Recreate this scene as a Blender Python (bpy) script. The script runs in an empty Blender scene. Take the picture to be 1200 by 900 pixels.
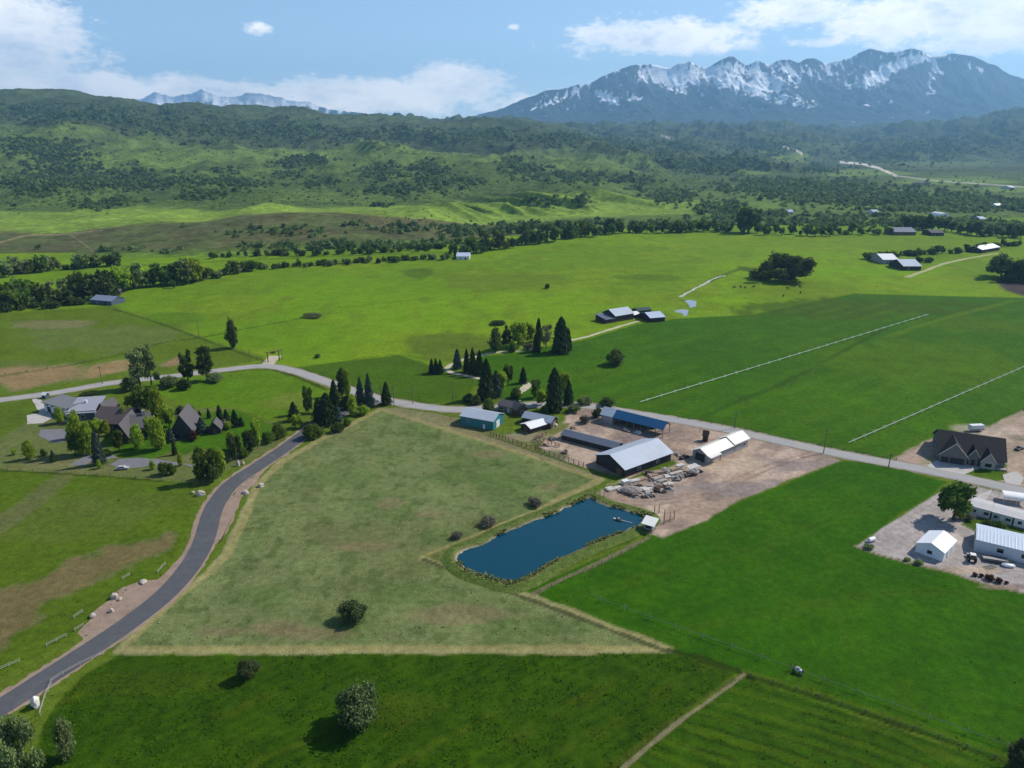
import bpy, bmesh, math, random
import numpy as np
from mathutils import Vector, Matrix
R = math.radians
sc = bpy.context.scene
COL = sc.collection
random.seed(7)
RNG = np.random.default_rng(11)

# ------------------------------------------------------------------ camera
FPX, HCAM = 830.0, 120.0
PITCH = math.atan(285 / FPX)
CP, SP = math.cos(PITCH), math.sin(PITCH)
cam = bpy.data.objects.new('camera', bpy.data.cameras.new('camera'))
COL.objects.link(cam)
cam.location = (0, 0, HCAM)
cam.rotation_euler = (math.pi / 2 - PITCH, 0, 0)
cam.data.sensor_width = 36
cam.data.lens = 36 * FPX / 1200
cam.data.clip_start = 1
cam.data.clip_end = 60000
sc.camera = cam

# ------------------------------------------------------------------ sun and sky
SUN_AZ, SUN_EL = R(23), R(43)          # azimuth counted from +X towards +Y
sd = Vector((math.cos(SUN_AZ) * math.cos(SUN_EL), math.sin(SUN_AZ) * math.cos(SUN_EL), math.sin(SUN_EL)))
sun = bpy.data.objects.new('sun', bpy.data.lights.new('sun', 'SUN'))
COL.objects.link(sun)
sun.data.energy = 4.7
sun.data.angle = R(0.5)
sun.data.color = (1.0, 0.95, 0.87)
sun.rotation_euler = sd.to_track_quat('Z', 'Y').to_euler()
sun.location = (300, 100, 400)

world = bpy.data.worlds.new('World')
sc.world = world
world.use_nodes = True
SKY_STRENGTH = 0.12
sc.view_settings.view_transform = 'Standard'
sc.view_settings.look = 'None'
sc.view_settings.exposure = 0.22
sc.view_settings.gamma = 1
sc.view_settings.use_curve_mapping = False
sc.render.engine = 'CYCLES'
sc.cycles.use_denoising = True
sc.cycles.max_bounces = 6
sc.cycles.transparent_max_bounces = 6
sc.cycles.volume_bounces = 0
sc.cycles.caustics_reflective = False
sc.cycles.caustics_refractive = False
sc.cycles.sample_clamp_indirect = 4

HAZE_DENSITY = 6.3e-5
HAZE_COLOR = (0.33, 0.66, 1.0)


class NT:
    """small helper to write node graphs"""
    def __init__(s, tree):
        s.t = tree
        s.n = tree.nodes
        s.l = tree.links

    def node(s, kind, **kw):
        x = s.n.new(kind)
        for k, v in kw.items():
            setattr(x, k, v)
        return x

    def put(s, sock, v):
        if isinstance(v, bpy.types.NodeSocket):
            s.l.new(v, sock)
        elif v is not None:
            sock.default_value = v

    def m(s, op, a, b=None, c=None, clamp=False):
        x = s.node('ShaderNodeMath', operation=op, use_clamp=clamp)
        for i, v in enumerate((a, b, c)):
            if v is not None:
                s.put(x.inputs[i], v)
        return x.outputs[0]

    def mix(s, f, a, b, blend='MIX'):
        x = s.node('ShaderNodeMix', data_type='RGBA', blend_type=blend)
        s.put(x.inputs[0], f)
        s.put(x.inputs[6], a if isinstance(a, bpy.types.NodeSocket) else (*a, 1))
        s.put(x.inputs[7], b if isinstance(b, bpy.types.NodeSocket) else (*b, 1))
        return x.outputs[2]

    def noise(s, vec, scale, detail=3, rough=0.55, dim='3D'):
        x = s.node('ShaderNodeTexNoise', noise_dimensions=dim)
        if vec is not None:
            s.l.new(vec, x.inputs['Vector'])
        x.inputs['Scale'].default_value = scale
        x.inputs['Detail'].default_value = detail
        x.inputs['Roughness'].default_value = rough
        return x.outputs[0]

    def ramp(s, f, lo, hi, a=0.0, b=1.0):
        x = s.node('ShaderNodeMapRange')
        x.clamp = True
        s.put(x.inputs[0], f)
        for i, v in enumerate((lo, hi, a, b)):
            x.inputs[i + 1].default_value = v
        return x.outputs[0]


def build_world():
    w = NT(world.node_tree)
    bg = w.n['Background']
    sky = w.node('ShaderNodeTexSky', sky_type='NISHITA')
    sky.sun_disc = False
    sky.sun_elevation = SUN_EL
    sky.sun_rotation = math.pi / 2 - SUN_AZ
    sky.altitude = 1500
    sky.air_density = 1.0
    sky.dust_density = 0.6
    sky.ozone_density = 2.0
    tc = w.node('ShaderNodeTexCoord')
    sep = w.node('ShaderNodeSeparateXYZ')
    w.l.new(tc.outputs['Generated'], sep.inputs[0])
    X, Y, Z = sep.outputs
    az = w.m('ARCTAN2', X, Y)                       # azimuth from +Y
    el = w.m('ARCSINE', Z)
    comb = w.node('ShaderNodeCombineXYZ')
    w.put(comb.inputs[0], az)
    w.put(comb.inputs[1], w.m('MULTIPLY', el, 1.9))
    n1 = w.noise(comb.outputs[0], 7.5, 9, 0.62)
    n2 = w.noise(comb.outputs[0], 26, 7, 0.6)
    n4 = w.noise(comb.outputs[0], 85, 6, 0.6)
    nz = w.m('ADD', w.m('ADD', w.m('MULTIPLY', n1, 0.40), w.m('MULTIPLY', n2, 0.35)), w.m('MULTIPLY', n4, 0.25))
    def sky_dir(px, py):
        u, v = (px - 600) / FPX, (450 - py) / FPX
        d = Vector((u, CP + v * SP, -SP + v * CP)).normalized()
        return math.atan2(d.x, d.y), math.asin(d.z)
    dens = None
    # banks of cloud: (photo direction, half width, half height, strength)
    for px, py, rx, ry, st in ((20, 45, 105, 62, 1.25), (-60, 20, 120, 90, 1.3), (80, 100, 150, 24, 1.1), (250, 112, 170, 24, 1.15),
                               (420, 112, 160, 24, 1.2), (530, 98, 72, 30, 1.25), (610, 126, 80, 22, .9), (306, 33, 17, 8, .80), (768, 44, 120, 25, 1.2),
                               (700, 38, 60, 14, .9), (845, 52, 55, 14, .8), (602, 31, 9, 5, .68), (685, 66, 40, 8, .55), (930, 12, 90, 26, 1.1),
                               (1060, 24, 140, 34, 1.25), (1150, 46, 110, 24, 1.1), (1200, 10, 120, 50, 1.1), (970, 48, 60, 12, .8), (-300, 60, 200, 70, 1.2),
                               (1450, 60, 220, 60, 1.2)):
        a0, e0 = sky_dir(px, py)
        a1, _ = sky_dir(px + rx, py)
        _, e1 = sky_dir(px, py - ry)
        da = w.m('DIVIDE', w.m('SUBTRACT', az, a0), abs(a1 - a0))
        de = w.m('DIVIDE', w.m('SUBTRACT', el, e0), abs(e1 - e0))
        r2 = w.m('ADD', w.m('MULTIPLY', da, da), w.m('MULTIPLY', de, de))
        g = w.m('MULTIPLY', w.m('EXPONENT', w.m('MULTIPLY', r2, -1.0)), st)
        dens = g if dens is None else w.m('MAXIMUM', dens, g)
    far = w.ramp(w.m('ABSOLUTE', az), 1.2, 1.6, 0, 0.15)
    dens = w.m('MAXIMUM', dens, far)
    v = w.m('SUBTRACT', w.m('ADD', dens, w.m('MULTIPLY', nz, 3.2)), 2.13)
    a = w.ramp(v, -0.10, 0.34)
    thick = w.ramp(v, 0.10, 0.62)
    up = w.node('ShaderNodeCombineXYZ')
    w.put(up.inputs[0], w.m('ADD', az, 0.02))
    w.put(up.inputs[1], w.m('MULTIPLY', w.m('ADD', el, 0.016), 1.9))
    n3 = w.noise(up.outputs[0], 9, 8, 0.6)
    lit = w.ramp(w.m('SUBTRACT', n1, n3), -0.12, 0.12)
    body = w.mix(w.m('MULTIPLY', thick, w.m('SUBTRACT', 1.0, lit)), (11.6, 11.3, 10.9), (6.8, 7.5, 8.6))
    low = w.ramp(el, 0.02, 0.30, 0.0, 1.0)
    skyc = w.mix(low, w.mix(0.5, sky.outputs[0], (5.2, 7.8, 10.8)), sky.outputs[0])
    colr = w.mix(w.m('MULTIPLY', a, 0.95), skyc, body)
    w.l.new(colr, bg.inputs[0])
    bg.inputs[1].default_value = SKY_STRENGTH


build_world()

# ------------------------------------------------------------------ survey helpers: photo point -> point on the ground


def G(x, y):
    u, v = (x - 600) / FPX, (450 - y) / FPX
    t = HCAM / (SP - v * CP)
    return Vector((u * t, (CP + v * SP) * t, 0))


def GP(pts):
    return [tuple(G(*p)[:2]) for p in pts]


def height_at(P, ytop):
    v = (450 - ytop) / FPX
    return HCAM + P[1] / (CP + v * SP) * (-SP + v * CP)


def mpp(P):                                # metres per photo pixel at P
    return (P[1] * CP + (HCAM - P[2]) * SP) / FPX


# ------------------------------------------------------------------ numpy noise
def _hash(ix, iy, seed):
    h = (ix.astype(np.int64) * 374761393 + iy.astype(np.int64) * 668265263 + seed * 1442695041) & 0xFFFFFFFF
    h = ((h ^ (h >> 13)) * 1274126177) & 0xFFFFFFFF
    return ((h ^ (h >> 16)) & 0xFFFF) / 65535.0


def vnoise(x, y, seed=0):
    ix, iy = np.floor(x), np.floor(y)
    fx, fy = x - ix, y - iy
    fx, fy = fx * fx * (3 - 2 * fx), fy * fy * (3 - 2 * fy)
    a, b = _hash(ix, iy, seed), _hash(ix + 1, iy, seed)
    c, d = _hash(ix, iy + 1, seed), _hash(ix + 1, iy + 1, seed)
    return (a + (b - a) * fx) * (1 - fy) + (c + (d - c) * fx) * fy


def fbm(x, y, size, octv=4, seed=0, ridged=False):
    s, amp, tot = 0, 1.0, 0
    x, y = x / size, y / size
    for k in range(octv):
        n = vnoise(x * 2 ** k + 17.3 * k, y * 2 ** k - 9.1 * k, seed + k)
        if ridged:
            n = 1 - np.abs(2 * n - 1)
        s = s + amp * n
        tot += amp
        amp *= 0.5
    return s / tot


def seg_dist(X, Y, pts):
    d = np.full(X.shape, 1e9)
    for (x0, y0), (x1, y1) in zip(pts[:-1], pts[1:]):
        dx, dy = x1 - x0, y1 - y0
        t = np.clip(((X - x0) * dx + (Y - y0) * dy) / (dx * dx + dy * dy + 1e-9), 0, 1)
        d = np.minimum(d, np.hypot(X - x0 - t * dx, Y - y0 - t * dy))
    return d


def poly_sd(X, Y, pts):                    # signed distance, positive inside
    d = seg_dist(X, Y, pts + [pts[0]])
    ins = np.zeros(X.shape, bool)
    for (x0, y0), (x1, y1) in zip(pts, pts[1:] + [pts[0]]):
        c = (y0 > Y) != (y1 > Y)
        ins ^= c & (X < (x1 - x0) * (Y - y0) / (y1 - y0 + 1e-12) + x0)
    return np.where(ins, d, -d)


def smooth(a, b, x):
    t = np.clip((x - a) / (b - a), 0, 1)
    return t * t * (3 - 2 * t)


def spline(pts, n=8):                      # catmull-rom through 2-D points
    P = [np.array(p, float) for p in pts]
    P = [2 * P[0] - P[1]] + P + [2 * P[-1] - P[-2]]
    out = []
    for i in range(1, len(P) - 2):
        for k in range(n):
            t = k / n
            a, b, c, d = P[i - 1], P[i], P[i + 1], P[i + 2]
            out.append(tuple(0.5 * (2 * b + (c - a) * t + (2 * a - 5 * b + 4 * c - d) * t * t + (3 * b - a - 3 * c + d) * t ** 3)))
    out.append(tuple(P[-2]))
    return out


# ------------------------------------------------------------------ objects
def link(name, data, parent=None, loc=None):
    o = bpy.data.objects.new(name, data)
    COL.objects.link(o)
    if parent is not None:
        o.parent = parent
    if loc is not None:
        o.location = loc
    return o


def tag(o, label=None, cat=None, group=None, kind=None):
    if label: o['label'] = label
    if cat: o['category'] = cat
    if group: o['group'] = group
    if kind: o['kind'] = kind
    return o


def thing(name, label, cat, loc=(0, 0, 0), rz=0.0, group=None):
    o = link(name, None)
    o.empty_display_size = 0.5
    o.location = loc
    o.rotation_euler = (0, 0, rz)
    return tag(o, label, cat, group)


def dup(root, loc, rz=0.0, scale=None, label=None, group=None):
    c = root.copy()
    COL.objects.link(c)
    c.location = loc
    c.rotation_euler = (0, 0, rz)
    if scale: c.scale = scale
    if label: c['label'] = label
    if group: c['group'] = group
    for ch in list(root.children):
        k = ch.copy()
        COL.objects.link(k)
        k.parent = c
        for g in list(ch.children):
            q = g.copy()
            COL.objects.link(q)
            q.parent = k
    return c


def np_mesh(name, verts, faces, mats=(), smooth_=False, color=None, color_name='cover', fcol=None, mat_idx=None):
    """verts (N,3), faces (M,k) arrays"""
    me = bpy.data.meshes.new(name)
    verts = np.asarray(verts, np.float32)
    faces = np.asarray(faces, np.int32)
    m, k = faces.shape
    me.vertices.add(len(verts))
    me.vertices.foreach_set('co', verts.ravel())
    me.loops.add(m * k)
    me.loops.foreach_set('vertex_index', faces.ravel())
    me.polygons.add(m)
    me.polygons.foreach_set('loop_start', np.arange(m, dtype=np.int32) * k)
    me.polygons.foreach_set('loop_total', np.full(m, k, np.int32))
    if smooth_:
        me.polygons.foreach_set('use_smooth', np.ones(m, bool))
    if mat_idx is not None:
        me.polygons.foreach_set('material_index', np.asarray(mat_idx, np.int32))
    me.update(calc_edges=True)
    if color is not None:
        a = me.attributes.new(color_name, 'FLOAT_COLOR', 'POINT')
        c = np.ones((len(verts), 4), np.float32)
        c[:, :color.shape[1]] = color
        a.data.foreach_set('color', c.ravel())
    if fcol is not None:
        a = me.attributes.new('tint', 'FLOAT', 'FACE')
        a.data.foreach_set('value', np.asarray(fcol, np.float32))
    for x in mats:
        me.materials.append(x)
    return me


class MB:
    """collects simple solids into one bmesh"""
    def __init__(s):
        s.b = bmesh.new()

    def box(s, x0, x1, y0, y1, z0, z1, rot=None, at=(0, 0, 0)):
        vs = [s.b.verts.new(Vector((x, y, z))) for x in (x0, x1) for y in (y0, y1) for z in (z0, z1)]
        if rot is not None:
            for v in vs: v.co = rot @ v.co
        for v in vs: v.co += Vector(at)
        for f in ((0, 1, 3, 2), (4, 6, 7, 5), (0, 4, 5, 1), (2, 3, 7, 6), (0, 2, 6, 4), (1, 5, 7, 3)):
            s.b.faces.new([vs[i] for i in f])
        return s

    def prism(s, prof, a, b, axis='x'):
        """extrude a closed profile of (u,z) along axis from a to b"""
        def P(t, u, z):
            return (t, u, z) if axis == 'x' else (u, t, z)
        A = [s.b.verts.new(P(a, *q)) for q in prof]
        B = [s.b.verts.new(P(b, *q)) for q in prof]
        s.b.faces.new(A)
        s.b.faces.new(B[::-1])
        n = len(prof)
        for i in range(n):
            s.b.faces.new([A[i], B[i], B[(i + 1) % n], A[(i + 1) % n]])
        return s

    def tube(s, p, q, r0, r1=None, n=8, cap=True):
        p, q = Vector(p), Vector(q)
        r1 = r0 if r1 is None else r1
        d = (q - p).normalized()
        u = d.orthogonal().normalized()
        w = d.cross(u)
        A = [s.b.verts.new(p + (u * math.cos(t) + w * math.sin(t)) * r0) for t in [2 * math.pi * i / n for i in range(n)]]
        B = [s.b.verts.new(q + (u * math.cos(t) + w * math.sin(t)) * r1) for t in [2 * math.pi * i / n for i in range(n)]]
        for i in range(n):
            s.b.faces.new([A[i], A[(i + 1) % n], B[(i + 1) % n], B[i]])
        if cap:
            s.b.faces.new(A[::-1])
            s.b.faces.new(B)
        return s

    def ring(s, c, axis, ro, ri, w, n=16):
        """a wheel rim or hoop round axis"""
        c, ax = Vector(c), Vector(axis).normalized()
        u = ax.orthogonal().normalized()
        v = ax.cross(u)
        rows = []
        for i in range(n):
            t = 2 * math.pi * i / n
            d = u * math.cos(t) + v * math.sin(t)
            rows.append([s.b.verts.new(c + d * r + ax * k) for r, k in ((ro, -w / 2), (ro, w / 2), (ri, w / 2), (ri, -w / 2))])
        for i in range(n):
            a, b = rows[i], rows[(i + 1) % n]
            for k in range(4):
                s.b.faces.new([a[k], b[k], b[(k + 1) % 4], a[(k + 1) % 4]])
        return s

    def blob(s, c, r, jit=0.15, sub=2, seed=0):
        rr = random.Random(seed)
        g = bmesh.ops.create_icosphere(s.b, subdivisions=sub, radius=1.0)
        ph = [rr.uniform(0, 6) for _ in range(6)]
        for v in g['verts']:
            d = v.co.copy()
            k = 1 + jit * (math.sin(3.1 * d.x + ph[0]) + math.sin(4.3 * d.y + ph[1]) + math.sin(3.7 * d.z + ph[2]) + rr.uniform(-.6, .6)) / 2
            v.co = Vector((d.x * r[0], d.y * r[1], d.z * r[2])) * k + Vector(c)
        return s

    def build(s, name, mat, parent=None, loc=None, bevel=0, smooth_=False):
        bmesh.ops.recalc_face_normals(s.b, faces=s.b.faces)
        me = bpy.data.meshes.new(name)
        s.b.to_mesh(me)
        s.b.free()
        if mat: me.materials.append(mat)
        if smooth_:
            for p in me.polygons: p.use_smooth = True
        o = link(name, me, parent, loc)
        if bevel:
            md = o.modifiers.new('bevel', 'BEVEL')
            md.width = bevel
            md.segments = 2
        return o


# ------------------------------------------------------------------ materials
_M = {}


def mat(key, color, rough=0.8, spec=0.2, vary=0.25, scale=1.0, bump=0.0, bscale=None, metal=0.0, ribs=None, dirt=None, coat=0):
    """procedural surface: base colour broken up by noise in object space, optional ribs (metal sheet) and dirt"""
    if key in _M: return _M[key]
    m = bpy.data.materials.new(key)
    m.use_nodes = True
    w = NT(m.node_tree)
    p = w.n['Principled BSDF']
    tc = w.node('ShaderNodeTexCoord').outputs['Object']
    n = w.noise(tc, scale, 5, 0.6)
    c = w.mix(n, tuple(x * (1 - vary) for x in color), tuple(min(1, x * (1 + vary)) for x in color))
    if dirt:
        d = w.noise(tc, scale * 0.35, 6, 0.65)
        c = w.mix(w.ramp(d, 0.52, 0.70, 0, 0.75), c, dirt)
    h = None
    if ribs:
        sep = w.node('ShaderNodeSeparateXYZ')
        w.l.new(tc, sep.inputs[0])
        s = w.m('SINE', w.m('MULTIPLY', sep.outputs[ribs[0]], 2 * math.pi / ribs[1]))
        h = w.ramp(s, 0.55, 0.95)
        panel = w.node('ShaderNodeTexWhiteNoise', noise_dimensions='1D')
        w.put(panel.inputs[1], w.m('FLOOR', w.m('DIVIDE', sep.outputs[ribs[0]], ribs[1] * 3)))
        c = w.mix(w.m('MULTIPLY', panel.outputs[0], 0.09), c, tuple(x * 0.62 for x in color))
    w.l.new(c, p.inputs['Base Color'])
    p.inputs['Roughness'].default_value = rough
    p.inputs['Specular IOR Level'].default_value = spec
    p.inputs['Metallic'].default_value = metal
    if coat: p.inputs['Coat Weight'].default_value = coat
    if h is not None or bump:
        b = w.node('ShaderNodeBump')
        if h is not None:
            b.inputs['Strength'].default_value = 0.6
            b.inputs['Distance'].default_value = 0.05
            w.l.new(h, b.inputs['Height'])
        else:
            b.inputs['Strength'].default_value = 1.0
            b.inputs['Distance'].default_value = bump
            w.l.new(w.noise(tc, bscale or scale * 3, 4, 0.6), b.inputs['Height'])
        w.l.new(b.outputs[0], p.inputs['Normal'])
    _M[key] = m
    return m


def leaf_mat(key, dark, light, trans=0.35):
    if key in _M: return _M[key]
    m = bpy.data.materials.new(key)
    m.use_nodes = True
    w = NT(m.node_tree)
    w.n.remove(w.n['Principled BSDF'])
    at = w.node('ShaderNodeAttribute', attribute_name='tint')
    oi = w.node('ShaderNodeObjectInfo')
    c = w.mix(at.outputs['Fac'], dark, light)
    hs = w.node('ShaderNodeHueSaturation')
    w.put(hs.inputs['Hue'], w.m('ADD', w.m('MULTIPLY', oi.outputs['Random'], 0.03), 0.485))
    w.put(hs.inputs['Value'], w.m('ADD', w.m('MULTIPLY', oi.outputs['Random'], 0.4), 0.8))
    w.l.new(c, hs.inputs['Color'])
    d = w.node('ShaderNodeBsdfDiffuse')
    t = w.node('ShaderNodeBsdfTranslucent')
    g = w.node('ShaderNodeMixShader')
    g.inputs[0].default_value = trans
    w.l.new(hs.outputs[0], d.inputs[0])
    w.l.new(hs.outputs[0], t.inputs[0])
    w.l.new(d.outputs[0], g.inputs[1])
    w.l.new(t.outputs[0], g.inputs[2])
    w.l.new(g.outputs[0], w.n['Material Output'].inputs[0])
    _M[key] = m
    return m


def cover_mat(key, attr='cover', scales=((1.4, .35), (0.22, .25)), bump=0.25, bscale=1.6, rough=1.0):
    """ground cover: albedo map of the fields broken up by grass-scale noise"""
    m = bpy.data.materials.new(key)
    m.use_nodes = True
    w = NT(m.node_tree)
    p = w.n['Principled BSDF']
    at = w.node('ShaderNodeAttribute', attribute_name=attr)
    geo = w.node('ShaderNodeNewGeometry').outputs['Position']
    c = at.outputs['Color']
    for s, k in scales:
        n = w.noise(geo, s, 4, 0.65)
        f = w.ramp(n, 0.3, 0.7, 1 - k, 1 + k)
        g = w.node('ShaderNodeVectorMath', operation='SCALE')
        w.l.new(c, g.inputs[0])
        w.l.new(f, g.inputs['Scale'])
        c = g.outputs[0]
    w.l.new(c, p.inputs['Base Color'])
    p.inputs['Roughness'].default_value = rough
    p.inputs['Specular IOR Level'].default_value = 0.05
    if bump:
        b = w.node('ShaderNodeBump')
        b.inputs['Distance'].default_value = bump
        w.l.new(w.noise(geo, bscale, 4, 0.7), b.inputs['Height'])
        w.l.new(b.outputs[0], p.inputs['Normal'])
    return m

def cards(cen, out, size, rng, flat=.7, asp=1.0, twist=None):
    """little bent leaf sprays: one quad per centre, facing roughly outwards"""
    n = len(cen)
    nrm = out * flat + rng.normal(size=(n, 3)) * .75
    nrm /= np.linalg.norm(nrm, axis=1)[:, None] + 1e-9
    u = np.cross(nrm, rng.normal(size=(n, 3))) if twist is None else twist - nrm * (twist * nrm).sum(1)[:, None]
    u /= np.linalg.norm(u, axis=1)[:, None] + 1e-9
    v = np.cross(nrm, u)
    s = (size * rng.uniform(.6, 1.35, n))[:, None]
    a, b_ = u * s * asp, v * s
    P = np.stack([cen - a, cen - b_ * rng.uniform(.5, 1, (n, 1)), cen + a, cen + b_ * rng.uniform(.5, 1, (n, 1))], 1)
    return P.reshape(-1, 3), np.arange(4 * n).reshape(n, 4)


# ================================================================== GROUND
PARCEL = [(140, 762), (175, 728), (208, 700), (240, 675), (266, 650), (277, 625), (290, 596), (302, 568), (330, 540), (390, 508), (447, 479),
          (520, 502), (610, 530), (704, 562), (620, 603), (497, 654), (560, 678), (660, 714), (784, 761)]
NEW_ROAD = [(-190, 935), (-100, 885), (-40, 852), (15, 820), (55, 794), (100, 765), (150, 731), (192, 698), (220, 667), (238, 636), (248, 602), (257, 585), (272, 567),
            (300, 548), (330, 528), (352, 512), (372, 498), (402, 483), (442, 469)]
COUNTY = [(-160, 500), (-60, 480), (0, 469), (60, 461), (130, 449), (200, 441), (258, 434), (310, 429), (345, 435), (390, 450), (420, 460), (450, 469), (500, 477),
          (540, 480), (600, 476), (650, 474), (700, 477), (740, 484), (790, 492), (850, 503), (900, 514), (960, 527), (1010, 537), (1060, 546), (1110, 556), (1160, 567),
          (1220, 580), (1320, 603)]
POND = [(535, 655), (544, 646), (568, 638), (587, 627), (621, 613), (653, 601), (680, 588), (691, 585), (709, 593), (732, 599), (755, 606), (752, 612), (736, 620),
        (709, 631), (688, 639), (651, 657), (629, 671), (613, 679), (597, 683), (576, 677), (549, 668)]

NA, ND = 1000, 780
ga = np.linspace(-1.0, 1.0, NA)
gd = np.exp(np.linspace(math.log(55), math.log(2600), ND))
GX = (ga[None, :] * gd[:, None])
GY = np.repeat(gd[:, None], NA, 1)
X, Y = GX.ravel(), GY.ravel()
N1 = fbm(X, Y, 6, 4, 1)
N2 = fbm(X, Y, 40, 4, 2)
N3 = fbm(X, Y, 160, 3, 3)
N4 = fbm(X, Y * 0.45, 14, 4, 4)
C = np.zeros((len(X), 3))
C[:] = (.135, .235, .022)                                   # hay meadow
far_fade = smooth(420, 800, Y)[:, None]


def put(mask, col, k=1.0):
    global C
    a = np.clip(mask, 0, 1)[:, None] * k
    C = C * (1 - a) + np.array(col)[None, :] * a


def region(px, col, edge=1.2, wob=3.0, k=1.0, seed=0):
    d = poly_sd(X, Y, GP(px)) + (N1 - .5) * wob * 2 + (N2 - .5) * wob
    put(smooth(-edge, edge, d), col, k)


def patch(px, py, rx, ry, col, k=0.8, inside=1.0):
    P = G(px, py)
    ax = abs(G(px + rx, py)[0] - P[0])
    ay = abs(G(px, py - ry)[1] - P[1])
    r = np.sqrt(((X - P[0]) / ax) ** 2 + ((Y - P[1]) / ay) ** 2) + (N4 - .5) * 1.3 + (N2 - .5) * .8
    put(smooth(1.1, 0.6, r) * inside, col, k)


def line(px, w, col, k=0.8, sp=True, rag=0.6):
    pts = GP(px)
    if sp and len(pts) > 2: pts = spline(pts, 6)
    d = seg_dist(X, Y, pts) + (N1 - .5) * 2 * rag * w
    put(smooth(w * 1.25, w * .6, d), col, k)


def rows(p0, p1, period, mask, col, k, thr=.5, seed=0):
    a, b = G(*p0), G(*p1)
    d = (b - a).normalized()
    q = -X * d[1] + Y * d[0] + (N2 - .5) * 5 + (N1 - .5) * 1.2
    s = .5 + .5 * np.sin(q * 2 * math.pi / period)
    lump = fbm(X * d[0] + Y * d[1], q, 7, 3, seed)
    put(smooth(thr, thr + .3, s * .6 + lump * .6) * mask, col, k)


put(smooth(.42, .62, N3), (.105, .19, .022), .8)
put(smooth(.52, .7, N2), (.16, .23, .03), .5)
put(smooth(.55, .75, N4) * smooth(300, 500, Y), (.10, .15, .03), .5)
put(smooth(400, 330, Y), (.085, .125, .03), .9)
# far meadow tints
patch(560, 330, 130, 14, (.10, .155, .032), .8)
patch(1000, 285, 200, 8, (.13, .20, .03), .7)
patch(430, 345, 140, 25, (.12, .24, .014), .6)
patch(620, 350, 110, 12, (.13, .235, .018), .6)
patch(850, 352, 45, 6, (.15, .27, .01), .8)
patch(940, 340, 80, 12, (.11, .17, .025), .7)
patch(490, 320, 20, 5, (.06, .10, .02), .7)
patch(760, 325, 40, 5, (.07, .12, .02), .7)
patch(1050, 318, 90, 7, (.13, .26, .012), .6)
patch(520, 405, 70, 17, (.085, .125, .028), .9)
patch(320, 390, 90, 18, (.10, .20, .015), .6)
# left pastures
region([(-300, 372), (0, 367), (133, 358), (160, 372), (310, 420), (258, 431), (130, 447), (0, 466), (-300, 490)], (.085, .135, .028), 3, 5)
patch(110, 395, 90, 16, (.10, .13, .04), .7)
patch(60, 379, 60, 5, (.155, .14, .055), .8)
patch(200, 372, 50, 8, (.07, .14, .02), .7)
patch(50, 441, 85, 14, (.23, .155, .07), .95)
patch(130, 431, 40, 8, (.24, .165, .075), .85)
patch(203, 425, 15, 9, (.25, .155, .08), .9)
patch(20, 425, 50, 4, (.10, .13, .03), .8)
region([(145, 452), (258, 438), (310, 433), (345, 440), (385, 458), (350, 480), (300, 500), (250, 488), (200, 468)], (.085, .165, .018), 2, 2)
patch(330, 470, 30, 10, (.13, .16, .04), .6)
patch(280, 455, 60, 8, (.075, .165, .014), .7)
region([(-300, 500), (0, 474), (45, 468), (56, 482), (30, 500), (-300, 545)], (.075, .12, .03), 2, 2)
# estate grounds
region([(-300, 545), (0, 515), (40, 490), (140, 478), (275, 478), (335, 500), (330, 522), (290, 540), (240, 566), (190, 563), (100, 556), (0, 549), (-300, 540)], (.105, .125, .036), 2, 2)
region([(120, 498), (275, 480), (325, 500), (290, 528), (235, 540), (200, 530), (150, 545), (125, 520)], (.045, .115, .012), 2, 2)
patch(90, 550, 70, 5, (.14, .15, .05), .8)
patch(60, 541, 25, 5, (.15, .14, .06), .7)
patch(228, 536, 18, 8, (.13, .13, .045), .8)
# lower left pasture
region([(-400, 550), (0, 550), (100, 557), (190, 564), (228, 566), (229, 600), (213, 640), (190, 672), (150, 700), (100, 738), (0, 792), (-400, 980)], (.070, .118, .021), 1.2, 1.5)
patch(60, 610, 110, 25, (.09, .12, .03), .6)
patch(150, 590, 70, 16, (.085, .115, .03), .6)
region([(-80, 730), (0, 690), (60, 668), (130, 640), (198, 627), (205, 634), (188, 652), (130, 672), (70, 702), (35, 740), (0, 768), (-80, 800)], (.135, .105, .042), 3, 6, .95)
patch(20, 600, 14, 50, (.12, .11, .04), .5)
# green field behind the gate
region([(322, 434), (400, 424), (468, 416), (505, 428), (560, 440), (548, 470), (500, 474), (450, 466), (390, 447), (350, 435)], (.052, .105, .016), 1.6, 1.2)
patch(460, 440, 50, 8, (.05, .115, .012), .7)
# irrigated fields to the right of the drive
region([(560, 418), (600, 414), (690, 397), (745, 380), (800, 373), (880, 369), (1000, 344), (1190, 349), (1500, 358), (1500, 640), (1200, 572), (1060, 543), (900, 511), (790, 489), (700, 474),
        (600, 472), (555, 450)], (.038, .105, .009), 2, 1.5)
patch(1000, 362, 150, 12, (.046, .085, .017), .8)
patch(860, 420, 120, 20, (.034, .095, .010), .6)
patch(1090, 425, 130, 28, (.062, .128, .010), .75)
patch(1010, 470, 120, 25, (.048, .125, .006), .7)
patch(700, 430, 60, 20, (.045, .115, .010), .7)
patch(1160, 380, 60, 10, (.065, .12, .012), .6)
line([(800, 503), (860, 472), (920, 448), (1000, 405), (1040, 384)], 1.6, (.03, .07, .01), .75)
uf_in = poly_sd(X, Y, GP([(690, 400), (880, 372), (1000, 348), (1190, 352), (1300, 360), (1300, 590), (1060, 540), (790, 488), (600, 468)])) > 0
line([(690, 400), (760, 407), (850, 388), (910, 374)], 2.0, (.06, .11, .016), .5)
line([(1040, 395), (1100, 375), (1190, 352)], 3.0, (.085, .15, .014), .6)
region([(1163, 327), (1200, 331), (1500, 345), (1500, 362), (1200, 347), (1180, 341)], (.06, .045, .04), 3, 2)
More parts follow.
